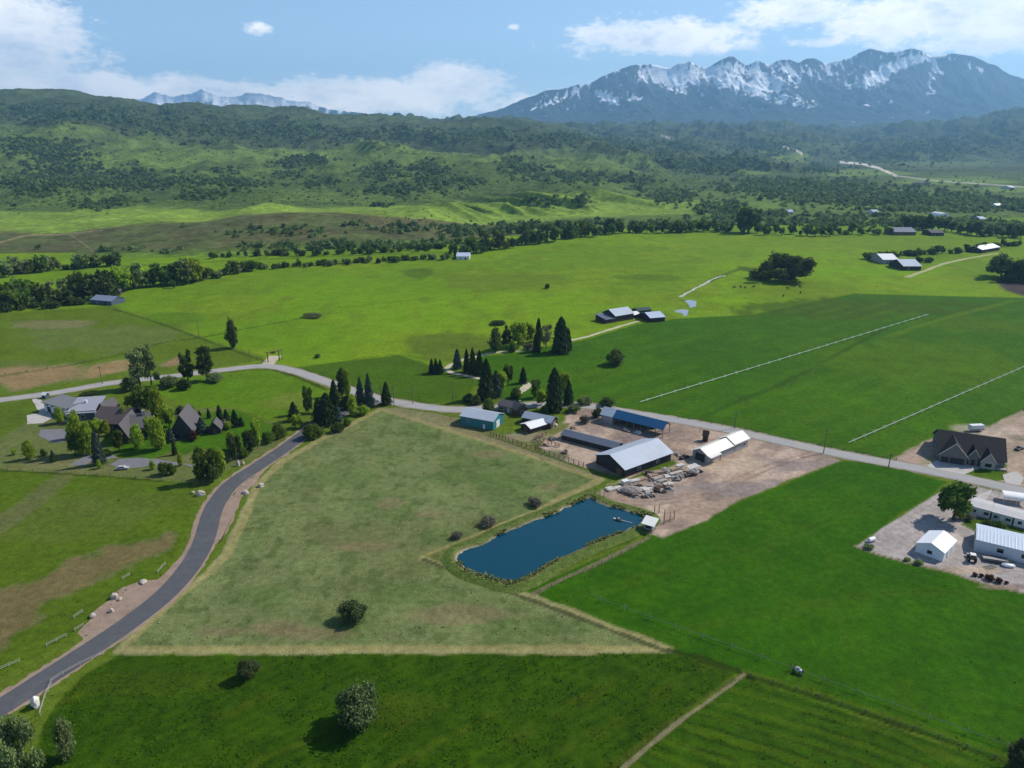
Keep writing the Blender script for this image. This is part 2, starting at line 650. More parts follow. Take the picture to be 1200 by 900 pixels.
# big lower right field
region([(600, 688), (640, 680), (700, 655), (775, 622), (830, 603), (985, 541), (1020, 542), (1060, 551), (1108, 565), (1095, 578), (1003, 640), (1080, 664), (1200, 695), (1500, 770), (1500, 1100), (1180, 892),
        (1000, 832), (872, 790), (785, 762), (700, 730), (640, 705)], (.026, .092, .0035), .8, 1.2)
patch(1000, 720, 190, 50, (.030, .098, .004), .6)
patch(800, 690, 120, 30, (.024, .088, .004), .6)
patch(930, 590, 110, 20, (.036, .108, .004), .6)
patch(1050, 800, 160, 30, (.028, .085, .005), .6)
put(smooth(.55, .7, fbm(X * .5 + Y * .86, Y * .5 - X * .86, 9, 3, 31)) * (poly_sd(X, Y, GP([(620, 690), (980, 545), (1100, 570), (1010, 642), (1300, 720), (1300, 950), (790, 760)])) > 0), (.045, .105, .007), .4)
rf_in = poly_sd(X, Y, GP([(620, 690), (980, 545), (1100, 570), (1010, 642), (1300, 720), (1300, 950), (790, 760)])) > 0
rows((640, 700), (980, 560), 9, rf_in * smooth(.35, .6, N3), (.042, .11, .006), .35, .55, 61)
rows((1200, 860), (700, 720), 6, rf_in * smooth(.5, .7, N2), (.020, .072, .004), .4, .58, 62)
# lower right corner field with rows, bottom field with rows
region([(730, 905), (800, 845), (870, 793), (1000, 838), (1180, 897), (1400, 980), (1300, 1300), (600, 1300)], (.030, .078, .006), .6, .8)
BOTTOM = [(20, 960), (50, 850), (75, 815), (100, 790), (140, 768), (784, 765), (860, 789), (790, 845), (725, 900), (600, 1100), (0, 1100)]
region(BOTTOM, (.031, .074, .0045), .6, .8)
bm_in = poly_sd(X, Y, GP(BOTTOM)) > 0


rows((400, 880), (640, 760), 8.5, bm_in * smooth(.42, .6, N2), (.060, .088, .012), .8, .70, 41)
rows((400, 880), (640, 760), 2.7, bm_in, (.013, .045, .003), .45, .66, 44)
put(smooth(.5, .66, fbm(X, Y, 2.6, 3, 46)) * bm_in, (.013, .042, .002), .45)
put(smooth(.56, .72, fbm(X, Y, 4.2, 3, 47)) * bm_in, (.034, .078, .006), .6)
patch(200, 800, 110, 16, (.045, .075, .012), .45)
patch(470, 830, 60, 18, (.05, .085, .012), .5)
lr_in = poly_sd(X, Y, GP([(730, 905), (800, 845), (870, 793), (1180, 897), (1300, 1100), (600, 1300)])) > 0
rows((900, 830), (1130, 905), 5.0, lr_in, (.055, .098, .010), .7, .58, 42)
rows((900, 830), (1130, 905), 3.1, lr_in, (.014, .038, .005), .7, .66, 43)
# the rough pasture of the parcel
region(PARCEL, (.142, .172, .070), .8, .8)
pin = poly_sd(X, Y, GP(PARCEL)) > 0
put(smooth(.50, .66, N2) * pin, (.125, .135, .056), .7)
put(smooth(.52, .66, fbm(X, Y, 22, 4, 9)) * pin, (.095, .145, .045), .6)
put(smooth(.56, .68, fbm(X, Y, 3.5, 3, 10)) * pin, (.06, .095, .025), .5)
for a in ((460, 590, 26, 9), (500, 602, 24, 7), (320, 735, 40, 9), (355, 742, 60, 8), (575, 532, 18, 4), (550, 720, 60, 10), (640, 570, 14, 4), (420, 640, 50, 8), (260, 740, 40, 8)):
    patch(*a, (.18, .145, .085), .6)
for a in ((300, 700, 50, 14), (400, 560, 60, 12), (600, 565, 40, 9), (680, 735, 40, 8), (480, 690, 30, 10), (520, 560, 45, 6)):
    patch(*a, (.085, .14, .042), .5)
# dry grass headland round the parcel
line(PARCEL + [PARCEL[0]], 1.7, (.27, .235, .105), .8, sp=False, rag=.55)
# pond surroundings
region([(500, 652), (620, 603), (690, 572), (765, 600), (770, 618), (640, 680), (600, 695), (560, 680)], (.105, .125, .032), .8, 1)
line([(610, 692), (640, 676), (690, 652), (740, 630), (765, 620)], 1.6, (.05, .10, .012), .8)
line([(625, 696), (650, 683), (700, 660), (760, 630)], .9, (.15, .125, .07), .85)
line([(497, 656), (560, 681), (660, 717), (780, 763)], .9, (.035, .05, .02), .8, sp=False)
# farm yard soil
SOIL = (.305, .220, .162)
YARD = [(700, 578), (712, 568), (735, 560), (700, 552), (655, 538), (632, 524), (640, 512), (660, 500), (664, 488), (672, 476), (690, 470), (705, 480), (785, 493), (850, 504), (900, 515), (960, 528),
        (984, 540), (930, 560), (870, 585), (815, 615), (776, 629), (757, 624), (768, 610), (745, 600), (712, 587)]
region(YARD, SOIL, .8, 1.2)
yin = poly_sd(X, Y, GP(YARD)) > 0
put(smooth(.48, .62, fbm(X * .55 + Y * .83, (Y * .55 - X * .83) * 4, 26, 4, 21)) * yin, (.43, .33, .25), .7)
put(smooth(.52, .64, fbm(X, Y, 9, 4, 22)) * yin, (.20, .15, .125), .7)
patch(880, 572, 80, 9, (.21, .175, .16), .8, yin)
patch(925, 545, 50, 8, (.25, .20, .175), .7, yin)
patch(850, 545, 45, 10, (.44, .34, .24), .7, yin)
patch(750, 513, 25, 6, (.17, .13, .12), .8, yin)
region([(735, 563), (760, 548), (790, 537), (793, 543), (765, 556), (712, 574), (700, 572)], (.07, .12, .02), .8, 1)
region([(600, 512), (640, 498), (668, 496), (660, 505), (628, 522), (650, 540), (690, 556), (702, 560), (610, 529), (560, 512), (530, 500), (545, 496)], (.13, .14, .04), .8, 1)
patch(650, 533, 20, 6, (.10, .12, .04), .7)
patch(618, 512, 25, 5, (.26, .21, .14), .6)
region([(440, 478), (470, 478), (540, 490), (545, 500), (700, 556), (704, 562), (610, 530), (520, 502)], (.20, .165, .09), .6, .8, .7)
# gravel lot on the right and building site
region([(1003, 640), (1050, 608), (1098, 579), (1114, 570), (1135, 567), (1200, 584), (1500, 650), (1500, 770), (1200, 694), (1150, 682), (1107, 668), (1075, 661), (1030, 649)], (.325, .285, .26), .4, .6)
patch(1120, 630, 18, 8, (.50, .42, .34), .7)
patch(1130, 668, 40, 5, (.36, .27, .19), .8)
patch(1180, 688, 40, 3, (.22, .15, .11), .7)
line([(1003, 640), (1030, 650), (1075, 662), (1110, 669), (1150, 683), (1210, 697)], .7, (.22, .17, .12), .8)
region([(1134, 606), (1150, 606), (1200, 620), (1200, 640), (1150, 627), (1128, 615)], (.06, .11, .02), .6, .6)
region([(1044, 538), (1072, 524), (1100, 510), (1099, 530), (1112, 553), (1075, 547)], (.33, .24, .185), .7, 1)
region([(1135, 522), (1148, 506), (1200, 479), (1500, 400), (1500, 640), (1200, 572), (1166, 562), (1182, 545)], (.34, .25, .19), .7, 1)
patch(1190, 512, 14, 6, (.14, .13, .08), .8)
patch(1170, 505, 40, 8, (.45, .36, .28), .6)
region([(1125, 556), (1150, 553), (1182, 553), (1180, 562), (1160, 563)], (.06, .12, .015), .5, .6)
for q in ([(650, 700), (760, 672), (880, 640), (985, 600), (1050, 575)], [(660, 706), (772, 677), (892, 644), (997, 604), (1062, 579)], [(760, 745), (900, 715), (1060, 690), (1180, 700)], [(768, 750), (905, 720), (1062, 695), (1180, 706)],
          [(790, 640), (860, 612), (930, 582), (1000, 552)], [(590, 470), (700, 440), (850, 405), (1000, 365)], [(596, 473), (706, 443), (856, 408), (1006, 368)]):
    line(q, .55, (.05, .095, .012), .45)
for q in ([(700, 582), (760, 588), (830, 572), (900, 545), (955, 528)], [(704, 586), (764, 592), (836, 576), (905, 549), (960, 531)], [(790, 600), (850, 575), (905, 548)], [(680, 478), (700, 500), (760, 525), (800, 545)], [(686, 477), (708, 500), (768, 524), (806, 543)]):
    line(q, .6, (.21, .155, .12), .6)
for q in ([(1010, 640), (1060, 610), (1110, 580)], [(1020, 645), (1070, 615), (1120, 590)], [(1110, 665), (1140, 645), (1120, 620)]):
    line(q, .5, (.29, .25, .22), .6)
rows((750, 473), (1088, 369), 14, uf_in * smooth(.38, .6, N2), (.062, .13, .010), .4, .52, 63)
# paths, ditches and fence rows seen as darker or worn lines
line([(0, 441), (80, 428), (140, 416), (190, 402), (233, 396), (300, 383), (360, 372), (400, 366)], 1.1, (.035, .07, .012), .8)
line([(133, 362), (190, 380), (233, 396), (275, 411), (312, 424)], 1.3, (.04, .075, .014), .8)
line([(0, 551), (100, 557), (190, 564)], .7, (.03, .055, .012), .85)
line([(258, 437), (310, 433), (345, 441), (383, 457)], 1.2, (.032, .05, .014), .85)
line([(330, 434), (400, 424), (468, 416), (540, 432)], .9, (.05, .085, .014), .5)
line([(785, 762), (830, 775), (866, 787), (880, 793)], 1.2, (.02, .035, .01), .85)
line([(880, 793), (960, 818), (1100, 865), (1200, 902)], 1.0, (.016, .035, .006), .8)
line([(872, 786), (960, 812), (1100, 858), (1200, 893)], .8, (.06, .10, .012), .7)
line([(872, 790), (830, 822), (790, 850), (728, 902)], .5, (.19, .155, .09), .9)
line([(860, 796), (820, 820), (785, 846), (722, 896)], .6, (.06, .08, .02), .7)
line([(0, 371), (133, 359)], 1.2, (.06, .10, .02), .5)
line([(400, 360), (480, 352), (560, 342), (640, 333), (720, 325)], 2.0, (.08, .13, .02), .5)
line([(0, 320), (200, 309), (400, 300), (520, 296)], 5, (.06, .11, .02), .6)
line([(790, 492), (900, 511), (1060, 543)], 1.6, (.06, .085, .02), .6)
line([(830, 330), (870, 315), (900, 318)], 3, (.05, .085, .02), .7)
patch(875, 315, 12, 4, (.05, .085, .02), .8)
patch(800, 352, 10, 2, (.05, .09, .02), .7)
# beyond the meadow
put(smooth(1150, 1300, Y), (.10, .165, .035), .8)
put(smooth(.5, .66, N3) * smooth(1150, 1300, Y), (.07, .11, .03), .8)
C *= (0.86 + .28 * N1)[:, None]
greenish = (smooth(1.15, 1.6, C[:, 1] / C[:, 0]) * ~pin)[:, None]
C *= np.where(pin[:, None], np.array((.95, .93, .80)), 1.0)
C *= 1 - greenish + greenish * np.array((.97, .94, .30))

iy, ix = np.meshgrid(np.arange(ND - 1), np.arange(NA - 1), indexing='ij')
i0 = (iy * NA + ix).ravel()
F = np.stack([i0, i0 + 1, i0 + NA + 1, i0 + NA], 1)
ground = link('ground', np_mesh('ground', np.stack([X, Y, np.zeros_like(X)], 1), F, [cover_mat('ground_cover', scales=((2.2, .30), (0.45, .25), (0.06, .12)), bump=0.14, bscale=1.3)], True, C))
tag(ground, kind='structure')
gx_, gy_ = np.meshgrid(np.linspace(-3000, 3000, 121), np.linspace(-560, 1240, 61))
sn = fbm(gx_.ravel(), gy_.ravel(), 220, 3, 401)[:, None]
outer = np.array((.03, .09, .006)) * (1 - sn) + np.array((.06, .11, .014)) * sn
i1 = (np.arange(60)[:, None] * 121 + np.arange(120)[None, :]).ravel()
tag(link('terrain', np_mesh('terrain', np.stack([gx_.ravel(), gy_.ravel(), np.full(gx_.size, -.12)], 1), np.stack([i1, i1 + 1, i1 + 122, i1 + 121], 1), [ground.data.materials[0]], True, outer)), kind='structure')
del N4


# ------------------------------------------------------------------ grass standing in tufts on the nearer fields
def tufts():
    n = 150000
    a = RNG.uniform(-.98, .98, n)
    D = np.exp(RNG.uniform(math.log(95), math.log(330), n))
    x, y = a * D, D
    i = ((np.log(D) - math.log(55)) / (math.log(2600) - math.log(55)) * (ND - 1)).astype(int)
    j = ((a + 1) / 2 * (NA - 1)).astype(int)
    col = C.reshape(ND, NA, 3)[i, j]
    g = col[:, 1] / (col[:, 0] + 1e-6)
    dens = np.where(poly_sd(x, y, GP(BOTTOM)) > 0, .55, np.where(poly_sd(x, y, GP(PARCEL)) > 0, .10, np.where(g > 2.6, .03, .12)))
    cl = fbm(x, y, 5, 3, 201)
    keep = (g > 1.12) & (RNG.uniform(0, 1, n) < dens * smooth(.32, .62, cl) * 1.3)
    for p, w_ in ((NEW_ROAD, 5.6), (COUNTY, 5)): keep &= seg_dist(x, y, GP(p)) > w_
    keep &= poly_sd(x, y, GP(POND)) < -2
    x, y, col = x[keep], y[keep], col[keep]
    wr = GP(POND)
    wr = np.array(spline(wr + [wr[0]], 30))
    k_ = RNG.integers(0, len(wr), 2600)
    cen_ = wr.mean(0)
    off = RNG.uniform(1.0, 1.085, (2600, 1))
    rp = cen_ + (wr[k_] - cen_) * off + RNG.normal(size=(2600, 2)) * .35
    clump = fbm(rp[:, 0], rp[:, 1], 7, 2, 221) > .42
    rp = rp[clump]
    x, y = np.concatenate([x, rp[:, 0]]), np.concatenate([y, rp[:, 1]])
    col = np.concatenate([col, np.tile((.11, .12, .035), (len(rp), 1))])
    m = len(x)
    tall = np.where(np.arange(m) >= m - len(rp), 1.8, 1.0)
    s_ = tall * RNG.uniform(.09, .22, m) * (1 + (y - 95) / 500)
    cen = np.repeat(np.stack([x, y, s_ * .5 + (tall > 1) * .45], 1), 2, 0) + RNG.normal(size=(2 * m, 3)) * .08
    out = np.stack([RNG.normal(size=2 * m), RNG.normal(size=2 * m), np.full(2 * m, 2.0)], 1)
    V, Fq = cards(cen, out, np.repeat(s_, 2), RNG, 1.0)
    cc = np.repeat(np.repeat(col * RNG.uniform(.85, 1.7, (m, 1)), 2, 0), 4, 0)
    o = link('grass', np_mesh('grass', V, Fq, [cover_mat('grass_blades', scales=(), bump=0)], color=cc))
    tag(o, 'green grass standing in tufts on the nearer fields', 'grass', kind='stuff')


tufts()


# ------------------------------------------------------------------ roads and worn tracks: sheets a little above the ground
def strip(name, px, wl, wr, z, material, kerb=0, spl=8, jag=0.0, crown=0.0):
    pts = spline(GP(px), spl)
    rr = random.Random(len(px))
    V, Fc = [], []
    for i, p in enumerate(pts):
        a, b = pts[max(0, i - 1)], pts[min(len(pts) - 1, i + 1)]
        d = Vector((b[0] - a[0], b[1] - a[1])).normalized()
        n = Vector((-d[1], d[0]))
        l, r = wl + rr.uniform(-jag, jag), wr + rr.uniform(-jag, jag)
        V += [(p[0] + n[0] * l, p[1] + n[1] * l, z), (p[0] + n[0] * (l - r) / 2, p[1] + n[1] * (l - r) / 2, z + crown), (p[0] - n[0] * r, p[1] - n[1] * r, z)]
        if i:
            k = 3 * i
            Fc += [(k - 3, k, k + 1, k - 2), (k - 2, k + 1, k + 2, k - 1)]
    o = link(name, np_mesh(name, np.array(V), np.array(Fc)[:, ::-1], [material], True))
    tag(o, kind='structure')
    return o


asph = mat('asphalt', (.078, .081, .088), .85, .25, .22, .5, bump=.02, bscale=6, dirt=(.115, .112, .108))
oldroad = mat('old_asphalt', (.31, .30, .285), .9, .1, .16, .22, bump=.02, bscale=5, dirt=(.36, .32, .27))
shoulder = mat('road_shoulder_dirt', (.275, .20, .150), 1, .05, .35, .35, bump=.12, bscale=1.5, dirt=(.20, .15, .11))
gravel = mat('pale_gravel', (.46, .39, .29), 1, .05, .2, .4, bump=.05, bscale=3, dirt=(.33, .29, .18))
drive = mat('driveway_asphalt', (.17, .165, .18), .9, .1, .15, .3, dirt=(.13, .13, .14))
strip('road_shoulder', NEW_ROAD, 4.8, 4.2, .02, shoulder, jag=.5)
strip('road', NEW_ROAD, 3.3, 3.3, .06, asph, crown=.06)
strip('road_shoulder', COUNTY, 4.6, 4.4, .025, mat('verge_dirt', (.24, .20, .15), 1, .05, .3, .3, dirt=(.13, .13, .05)), jag=.6)
strip('road', COUNTY, 3.4, 3.4, .07, oldroad, crown=.06)
poly_sheet_n = 0


def sheet(name, px, z, material, wob=.5, seed=0):
    pts = GP(px)
    out = []
    for a, b in zip(pts, pts[1:] + pts[:1]):
        n = max(1, int(math.hypot(b[0] - a[0], b[1] - a[1]) / 2.5))
        for k in range(n):
            out.append((a[0] + (b[0] - a[0]) * k / n, a[1] + (b[1] - a[1]) * k / n))
    rr = random.Random(seed)
    b = bmesh.new()
    f = b.faces.new([b.verts.new((p[0] + rr.uniform(-wob, wob), p[1] + rr.uniform(-wob, wob), z)) for p in out])
    if f.normal.z < 0: f.normal_flip()
    f.normal_update()
    if f.normal.z < 0: f.normal_flip()
    bmesh.ops.triangulate(b, faces=[f])
    me = bpy.data.meshes.new(name)
    b.to_mesh(me)
    b.free()
    me.materials.append(material)
    return tag(link(name, me), kind='structure')


sheet('dirt_pull_out', [(92, 742), (112, 718), (130, 697), (144, 687), (165, 682), (184, 680), (204, 660), (214, 654), (205, 684), (160, 722), (100, 760)], .035, shoulder, .7, 3)
sheet('dirt_pull_out', [(262, 600), (268, 586), (282, 570), (300, 556), (316, 545), (302, 562), (286, 580), (276, 600), (268, 622), (256, 640)], .03, shoulder, .5, 5)
sheet('driveway', [(186, 545), (215, 545), (240, 552), (262, 548), (262, 541), (232, 546), (200, 541), (165, 536), (140, 538), (128, 545), (150, 549)], .04, drive, .4, 6)
sheet('driveway', [(48, 503), (75, 503), (90, 507), (86, 515), (62, 519), (46, 510)], .04, drive, .4, 7)
sheet('driveway', [(112, 540), (138, 536), (128, 530), (100, 534), (80, 545), (97, 546)], .04, drive, .4, 17)
sheet('driveway', [(38, 468), (48, 467), (56, 478), (62, 490), (50, 496), (32, 497), (31, 487), (46, 484)], .045, mat('concrete', (.42, .39, .36), .9, .1, .12, .5, dirt=(.3, .27, .24)), .3, 8)
sheet('driveway', [(1096, 540), (1113, 536), (1133, 541), (1150, 548), (1128, 557), (1098, 551), (1086, 546)], .05, _M['concrete'], .1, 9)
sheet('pavement', [(1175, 556), (1192, 552), (1200, 560), (1195, 569), (1178, 566)], .05, _M['concrete'], .1, 10)
sheet('pavement', [(1148, 579), (1163, 574), (1158, 583), (1150, 590), (1136, 586)], .05, _M['concrete'], .1, 11)
strip('track', [(546, 440), (530, 437), (524, 432), (530, 427), (545, 421), (562, 417), (580, 413), (600, 412), (630, 408)], 1.6, 1.6, .05, gravel, jag=.3)
strip('track', [(530, 437), (550, 441), (566, 445), (575, 450)], 1.5, 1.5, .052, gravel, jag=.3)
strip('track', [(605, 462), (612, 457), (618, 452), (614, 448)], 2.2, 2.2, .05, gravel, jag=.3)
strip('track', [(668, 399), (690, 394), (715, 386), (735, 380), (750, 376)], 1.3, 1.3, .05, gravel, jag=.3)
strip('track', [(313, 428), (318, 422), (323, 417)], 3.5, 3.5, .05, gravel, jag=.3)
strip('track', [(1062, 325), (1085, 317), (1110, 308), (1150, 300), (1170, 297)], 2.4, 2.4, .05, mat('track_dust', (.33, .33, .16), 1, .05, .2, .2), jag=.6)
strip('stream', [(797, 348), (810, 341), (825, 333), (838, 326), (850, 323)], 1.4, 1.0, .05, mat('wet_bed', (.42, .40, .33), .35, .4, .3, .2), jag=.7)


# ------------------------------------------------------------------ pond
def water_mat(key, col, rough, bump):
    m = mat(key, col, rough, .5, .1, .05)
    w = NT(m.node_tree)
    b = w.node('ShaderNodeBump')
    b.inputs['Distance'].default_value = bump
    geo = w.node('ShaderNodeNewGeometry').outputs['Position']
    w.l.new(w.noise(geo, 1.4, 4, .6), b.inputs['Height'])
    w.l.new(b.outputs[0], w.n['Principled BSDF'].inputs['Normal'])
    return m


def ring_offsets(poly, seed=0):
    pts = spline(GP(poly) + [GP(poly)[0]], 6)[:-1]
    n = len(pts)
    nor = []
    for i in range(n):
        a, b = pts[i - 1], pts[(i + 1) % n]
        d = Vector((b[0] - a[0], b[1] - a[1])).normalized()
        nor.append(Vector((d[1], -d[0])))
    area = sum(pts[i][0] * pts[(i + 1) % n][1] - pts[(i + 1) % n][0] * pts[i][1] for i in range(n))
    if area < 0: nor = [-q for q in nor]
    return pts, nor


wp, wn = ring_offsets(POND)
b = bmesh.new()
vs = [b.verts.new((p[0] + q[0] * .8, p[1] + q[1] * .8, .10)) for p, q in zip(wp, wn)]
f = b.faces.new(vs)
bmesh.ops.triangulate(b, faces=[f])
bmesh.ops.recalc_face_normals(b, faces=b.faces)
me = bpy.data.meshes.new('pond_water')
b.to_mesh(me)
b.free()
me.materials.append(water_mat('pond_water', (.000, .043, .066), .09, .025))
pond = tag(link('pond_water', me), kind='structure')
V, Fc, Cc = [], [], []
rr = random.Random(4)
for i, (p, q) in enumerate(zip(wp, wn)):
    j = rr.uniform(-.35, .45)
    for k, (off, z) in enumerate(((-.2 + j, .02), (.25 + j, .14), (.9 + j * .6, .5), (2.4, .75), (3.6, .55), (5.2, -.06))):
        V.append((p[0] + q[0] * off, p[1] + q[1] * off, z + (rr.uniform(-.06, .08) if 0 < k < 5 else 0)))
        e = .5 + .5 * math.sin(i * .37) * math.sin(i * .11 + 1)
        Cc.append(((.09, .085, .055), (.12 + .24 * e, .125 + .18 * e, .06 + .15 * e), (.10 + .06 * e, .12 + .03 * e, .04 + .02 * e), (.085, .125, .025), (.085, .125, .025), (.10, .13, .03))[k])
n = len(wp)
for i in range(n):
    for k in range(5):
        Fc.append((i * 6 + k, i * 6 + k + 1, ((i + 1) % n) * 6 + k + 1, ((i + 1) % n) * 6 + k))
bank = link('pond_bank', np_mesh('pond_bank', np.array(V), np.array(Fc), [cover_mat('bank_cover', scales=((1.8, .45), (.5, .3)), bump=.3)], True, np.array(Cc)))
tag(bank, kind='structure')
wet = water_mat('pool_water', (.25, .27, .28), .15, .01)
sheet('water', [(790, 364), (800, 362.5), (807, 363.5), (806, 369), (801, 371), (800, 367), (792, 366)], .06, wet, .3, 12)
sheet('water', [(802, 352), (810, 351.5), (816, 353), (816, 359), (809, 361), (806, 356)], .06, wet, .3, 13)

# ================================================================== HILLS
XS = np.array([-300, 0, 100, 200, 300, 400, 500, 600, 700, 800, 900, 1000, 1100, 1200, 1500], float)
YA = [305, 303, 302, 302, 300, 293, 287, 281, 273, 270, 266, 262, 259, 258, 258]
YB = [285, 284, 272, 263, 252, 249, 252, 266, 262, 262, 258, 256, 254, 253, 253]
YC = [262, 257, 244, 243, 240, 241, 237, 233, 226, 243, 250, 249, 247, 246, 246]
YD = [205, 200, 195, 195, 195, 198, 200, 203, 207, 218, 232, 236, 238, 238, 238]
YE = [150, 152, 157, 168, 175, 178, 178, 178, 183, 203, 207, 216, 220, 222, 222]
YF = [120, 110, 112, 127, 129, 138, 142, 147, 168, 178, 178, 193, 192, 186, 180]
YG = [140, 132, 132, 138, 142, 146, 146, 148, 151, 152, 154, 162, 147, 131, 122]
YH = [150, 150, 150, 150, 150, 150, 150, 149, 149, 148, 148, 148, 147, 140, 135]
HA, HD = 1300, 620
ha = np.linspace(-1.12, 1.12, HA)
hpx = 600 + FPX * 1.043 * ha
fine = np.interp(hpx, [0, 20, 60, 100, 118, 140, 165, 200, 235, 265, 300, 330, 365, 400, 440, 470, 500, 530, 560, 600, 640],
                 [2, 0, -2, -1, 0, 1, -1, 2, -1, 0, 2, -1, 0, 1, 0, -1, 1, 1, -2, 0, 0])
prof = [np.interp(hpx, XS, np.array(y, float)) for y in (YA, YB, YC, YD, YE, YF, YG, YH)]
prof[5] = prof[5] + fine
DAx = np.array([G(600, y)[1] for y in prof[0]])
Dk = np.array([DAx, DAx + 200, DAx + 560, np.maximum(DAx + 1250, 2150), np.full(HA, 3000.), np.full(HA, 4500.), np.full(HA, 7000.), np.full(HA, 9800.)])
Zk = np.array([np.zeros(HA)] + [height_at((0, Dk[k]), prof[k]) for k in range(1, 8)])
lnD = np.linspace(math.log(650), math.log(9800), HD)
hD = np.exp(lnD)
HZ = np.zeros((HD, HA))
HT = np.zeros((HD, HA))
for j in range(HA):
    HZ[:, j] = np.interp(hD, Dk[:, j], Zk[:, j], left=-5)
    HT[:, j] = np.interp(hD, Dk[:, j], np.arange(8), left=-1)
ker = np.exp(-np.linspace(-2, 2, 25) ** 2)
ker /= ker.sum()
sm = np.apply_along_axis(lambda c: np.convolve(np.pad(c, 12, 'edge'), ker, 'valid'), 0, HZ)
HZ = np.where(HT < 0, -5, np.where(HT < .25, HZ, sm))
hX = ha[None, :] * hD[:, None]
hY = np.repeat(hD[:, None], HA, 1)
amp = np.interp(HT, [-1, 0, .4, 1, 2, 3, 4, 5, 6, 7], [0, 0, 1, 14, 26, 95, 150, 100, 220, 150])
rd = fbm(hX + .3 * hY, hY * .6, 620, 4, 51, True)
rd2 = fbm(hX * 1.1 - .4 * hY, hY * .5, 170, 4, 52, True)
HZ += amp * (rd - .62) + amp * .55 * (rd2 - .6)
bleft = smooth(.95, 1.4, HT) * smooth(2.2, 1.8, HT) * smooth(560, 430, hpx)[None, :]
HZ += bleft * 26 * (fbm(hX, hY * .4, 170, 2, 57, True) - .6)
bench = smooth(.9, 1.4, HT) * smooth(2.3, 1.8, HT) * smooth(430, 560, hpx)[None, :] * smooth(860, 780, hpx)[None, :]
gull = fbm(hX * .9 + hY * .55, (hY * .8 - hX * .3) * .22, 62, 2, 53, True)
HZ += bench * 46 * (gull - .55)
HZ = np.where(HT < 0, -5, np.maximum(HZ, np.where(HT < .2, -.3, .5)))


def hill_z(x, y):
    fa = (np.asarray(x) / y - ha[0]) / (ha[1] - ha[0])
    fd = (np.log(y) - lnD[0]) / (lnD[1] - lnD[0])
    i, j = np.clip(fd.astype(int) if hasattr(fd, 'astype') else int(fd), 0, HD - 2), np.clip(np.asarray(fa).astype(int), 0, HA - 2)
    u, v = fd - i, fa - j
    z = (HZ[i, j] * (1 - v) + HZ[i, j + 1] * v) * (1 - u) + (HZ[i + 1, j] * (1 - v) + HZ[i + 1, j + 1] * v) * u
    return np.maximum(z, 0)


def T(px, py):
    """the point of the terrain that a photo point shows"""
    u, v = (px - 600) / FPX, (450 - py) / FPX
    d = np.array([u, CP + v * SP, -SP + v * CP])
    g = G(px, py) if v * CP < SP - 1e-3 else None
    if g is not None and g[1] < 660: return g
    for D in np.exp(np.linspace(math.log(660), math.log(9700), 1500)):
        t = D / d[1]
        z = HCAM + d[2] * t
        x = d[0] * t
        if z <= hill_z(np.float64(x), np.float64(D)): return Vector((x, D, float(hill_z(np.float64(x), np.float64(D)))))
    return Vector((d[0] * t, D, z))


def to_px(x, y, z):
    dep = y * CP - (z - HCAM) * SP
    up = y * SP + (z - HCAM) * CP
    return 600 + FPX * x / dep, 450 - FPX * up / dep


hpX, hpY = to_px(hX, hY, HZ)
n1, n2, n3 = fbm(hX, hY, 45, 4, 61), fbm(hX, hY, 220, 4, 62), fbm(hX, hY, 900, 3, 63)
HC = np.zeros((HD, HA, 3))


def hput(mask, col, k=1.0):
    global HC
    a = (np.clip(mask, 0, 1) * k)[..., None]
    HC = HC * (1 - a) + np.array(col) * a


left = smooth(640, 540, hpX)
tt = HT + (n2 - .5) * .35 + (n1 - .5) * .12
HC[:] = (.075, .125, .026)
hput(smooth(.1, .2, tt) * left, (.080, .092, .040))
hput(smooth(.45, .6, n1) * (HT < 1) * left, (.065, .10, .03), .6)
hput(smooth(.50, .62, n2) * (HT < 1) * left, (.12, .115, .055), .5)
hput(smooth(.12, .02, tt) * left, (.10, .19, .025))
hput(smooth(.95, 1.08, tt) * smooth(900, 760, hpX), (.15, .245, .036))
hput(smooth(.50, .64, n2) * smooth(1, 1.2, tt), (.12, .205, .034), .5)
hput(smooth(1.9, 2.05, tt), (.062, .105, .026))
hput(smooth(.50, .66, n2) * smooth(2, 2.2, tt), (.095, .155, .034), .85)
hput(smooth(.55, .7, n1) * smooth(2, 2.2, tt), (.05, .075, .022), .7)
hput(smooth(2.9, 3.1, tt) * smooth(820, 700, hpX), (.092, .15, .036), .9)
hput(smooth(.52, .62, n2) * smooth(2.9, 3.1, tt), (.060, .098, .028), .8)
hput(smooth(2.7, 3.0, tt) * smooth(760, 860, hpX), (.062, .10, .03), .9)
hput(smooth(3.85, 4.1, tt), (.044, .068, .026))
hput(smooth(.52, .68, n2) * smooth(3.9, 4.2, tt), (.070, .098, .036), .8)
hput(smooth(.50, .64, n3) * smooth(4.3, 4.8, tt), (.06, .092, .034), .7)
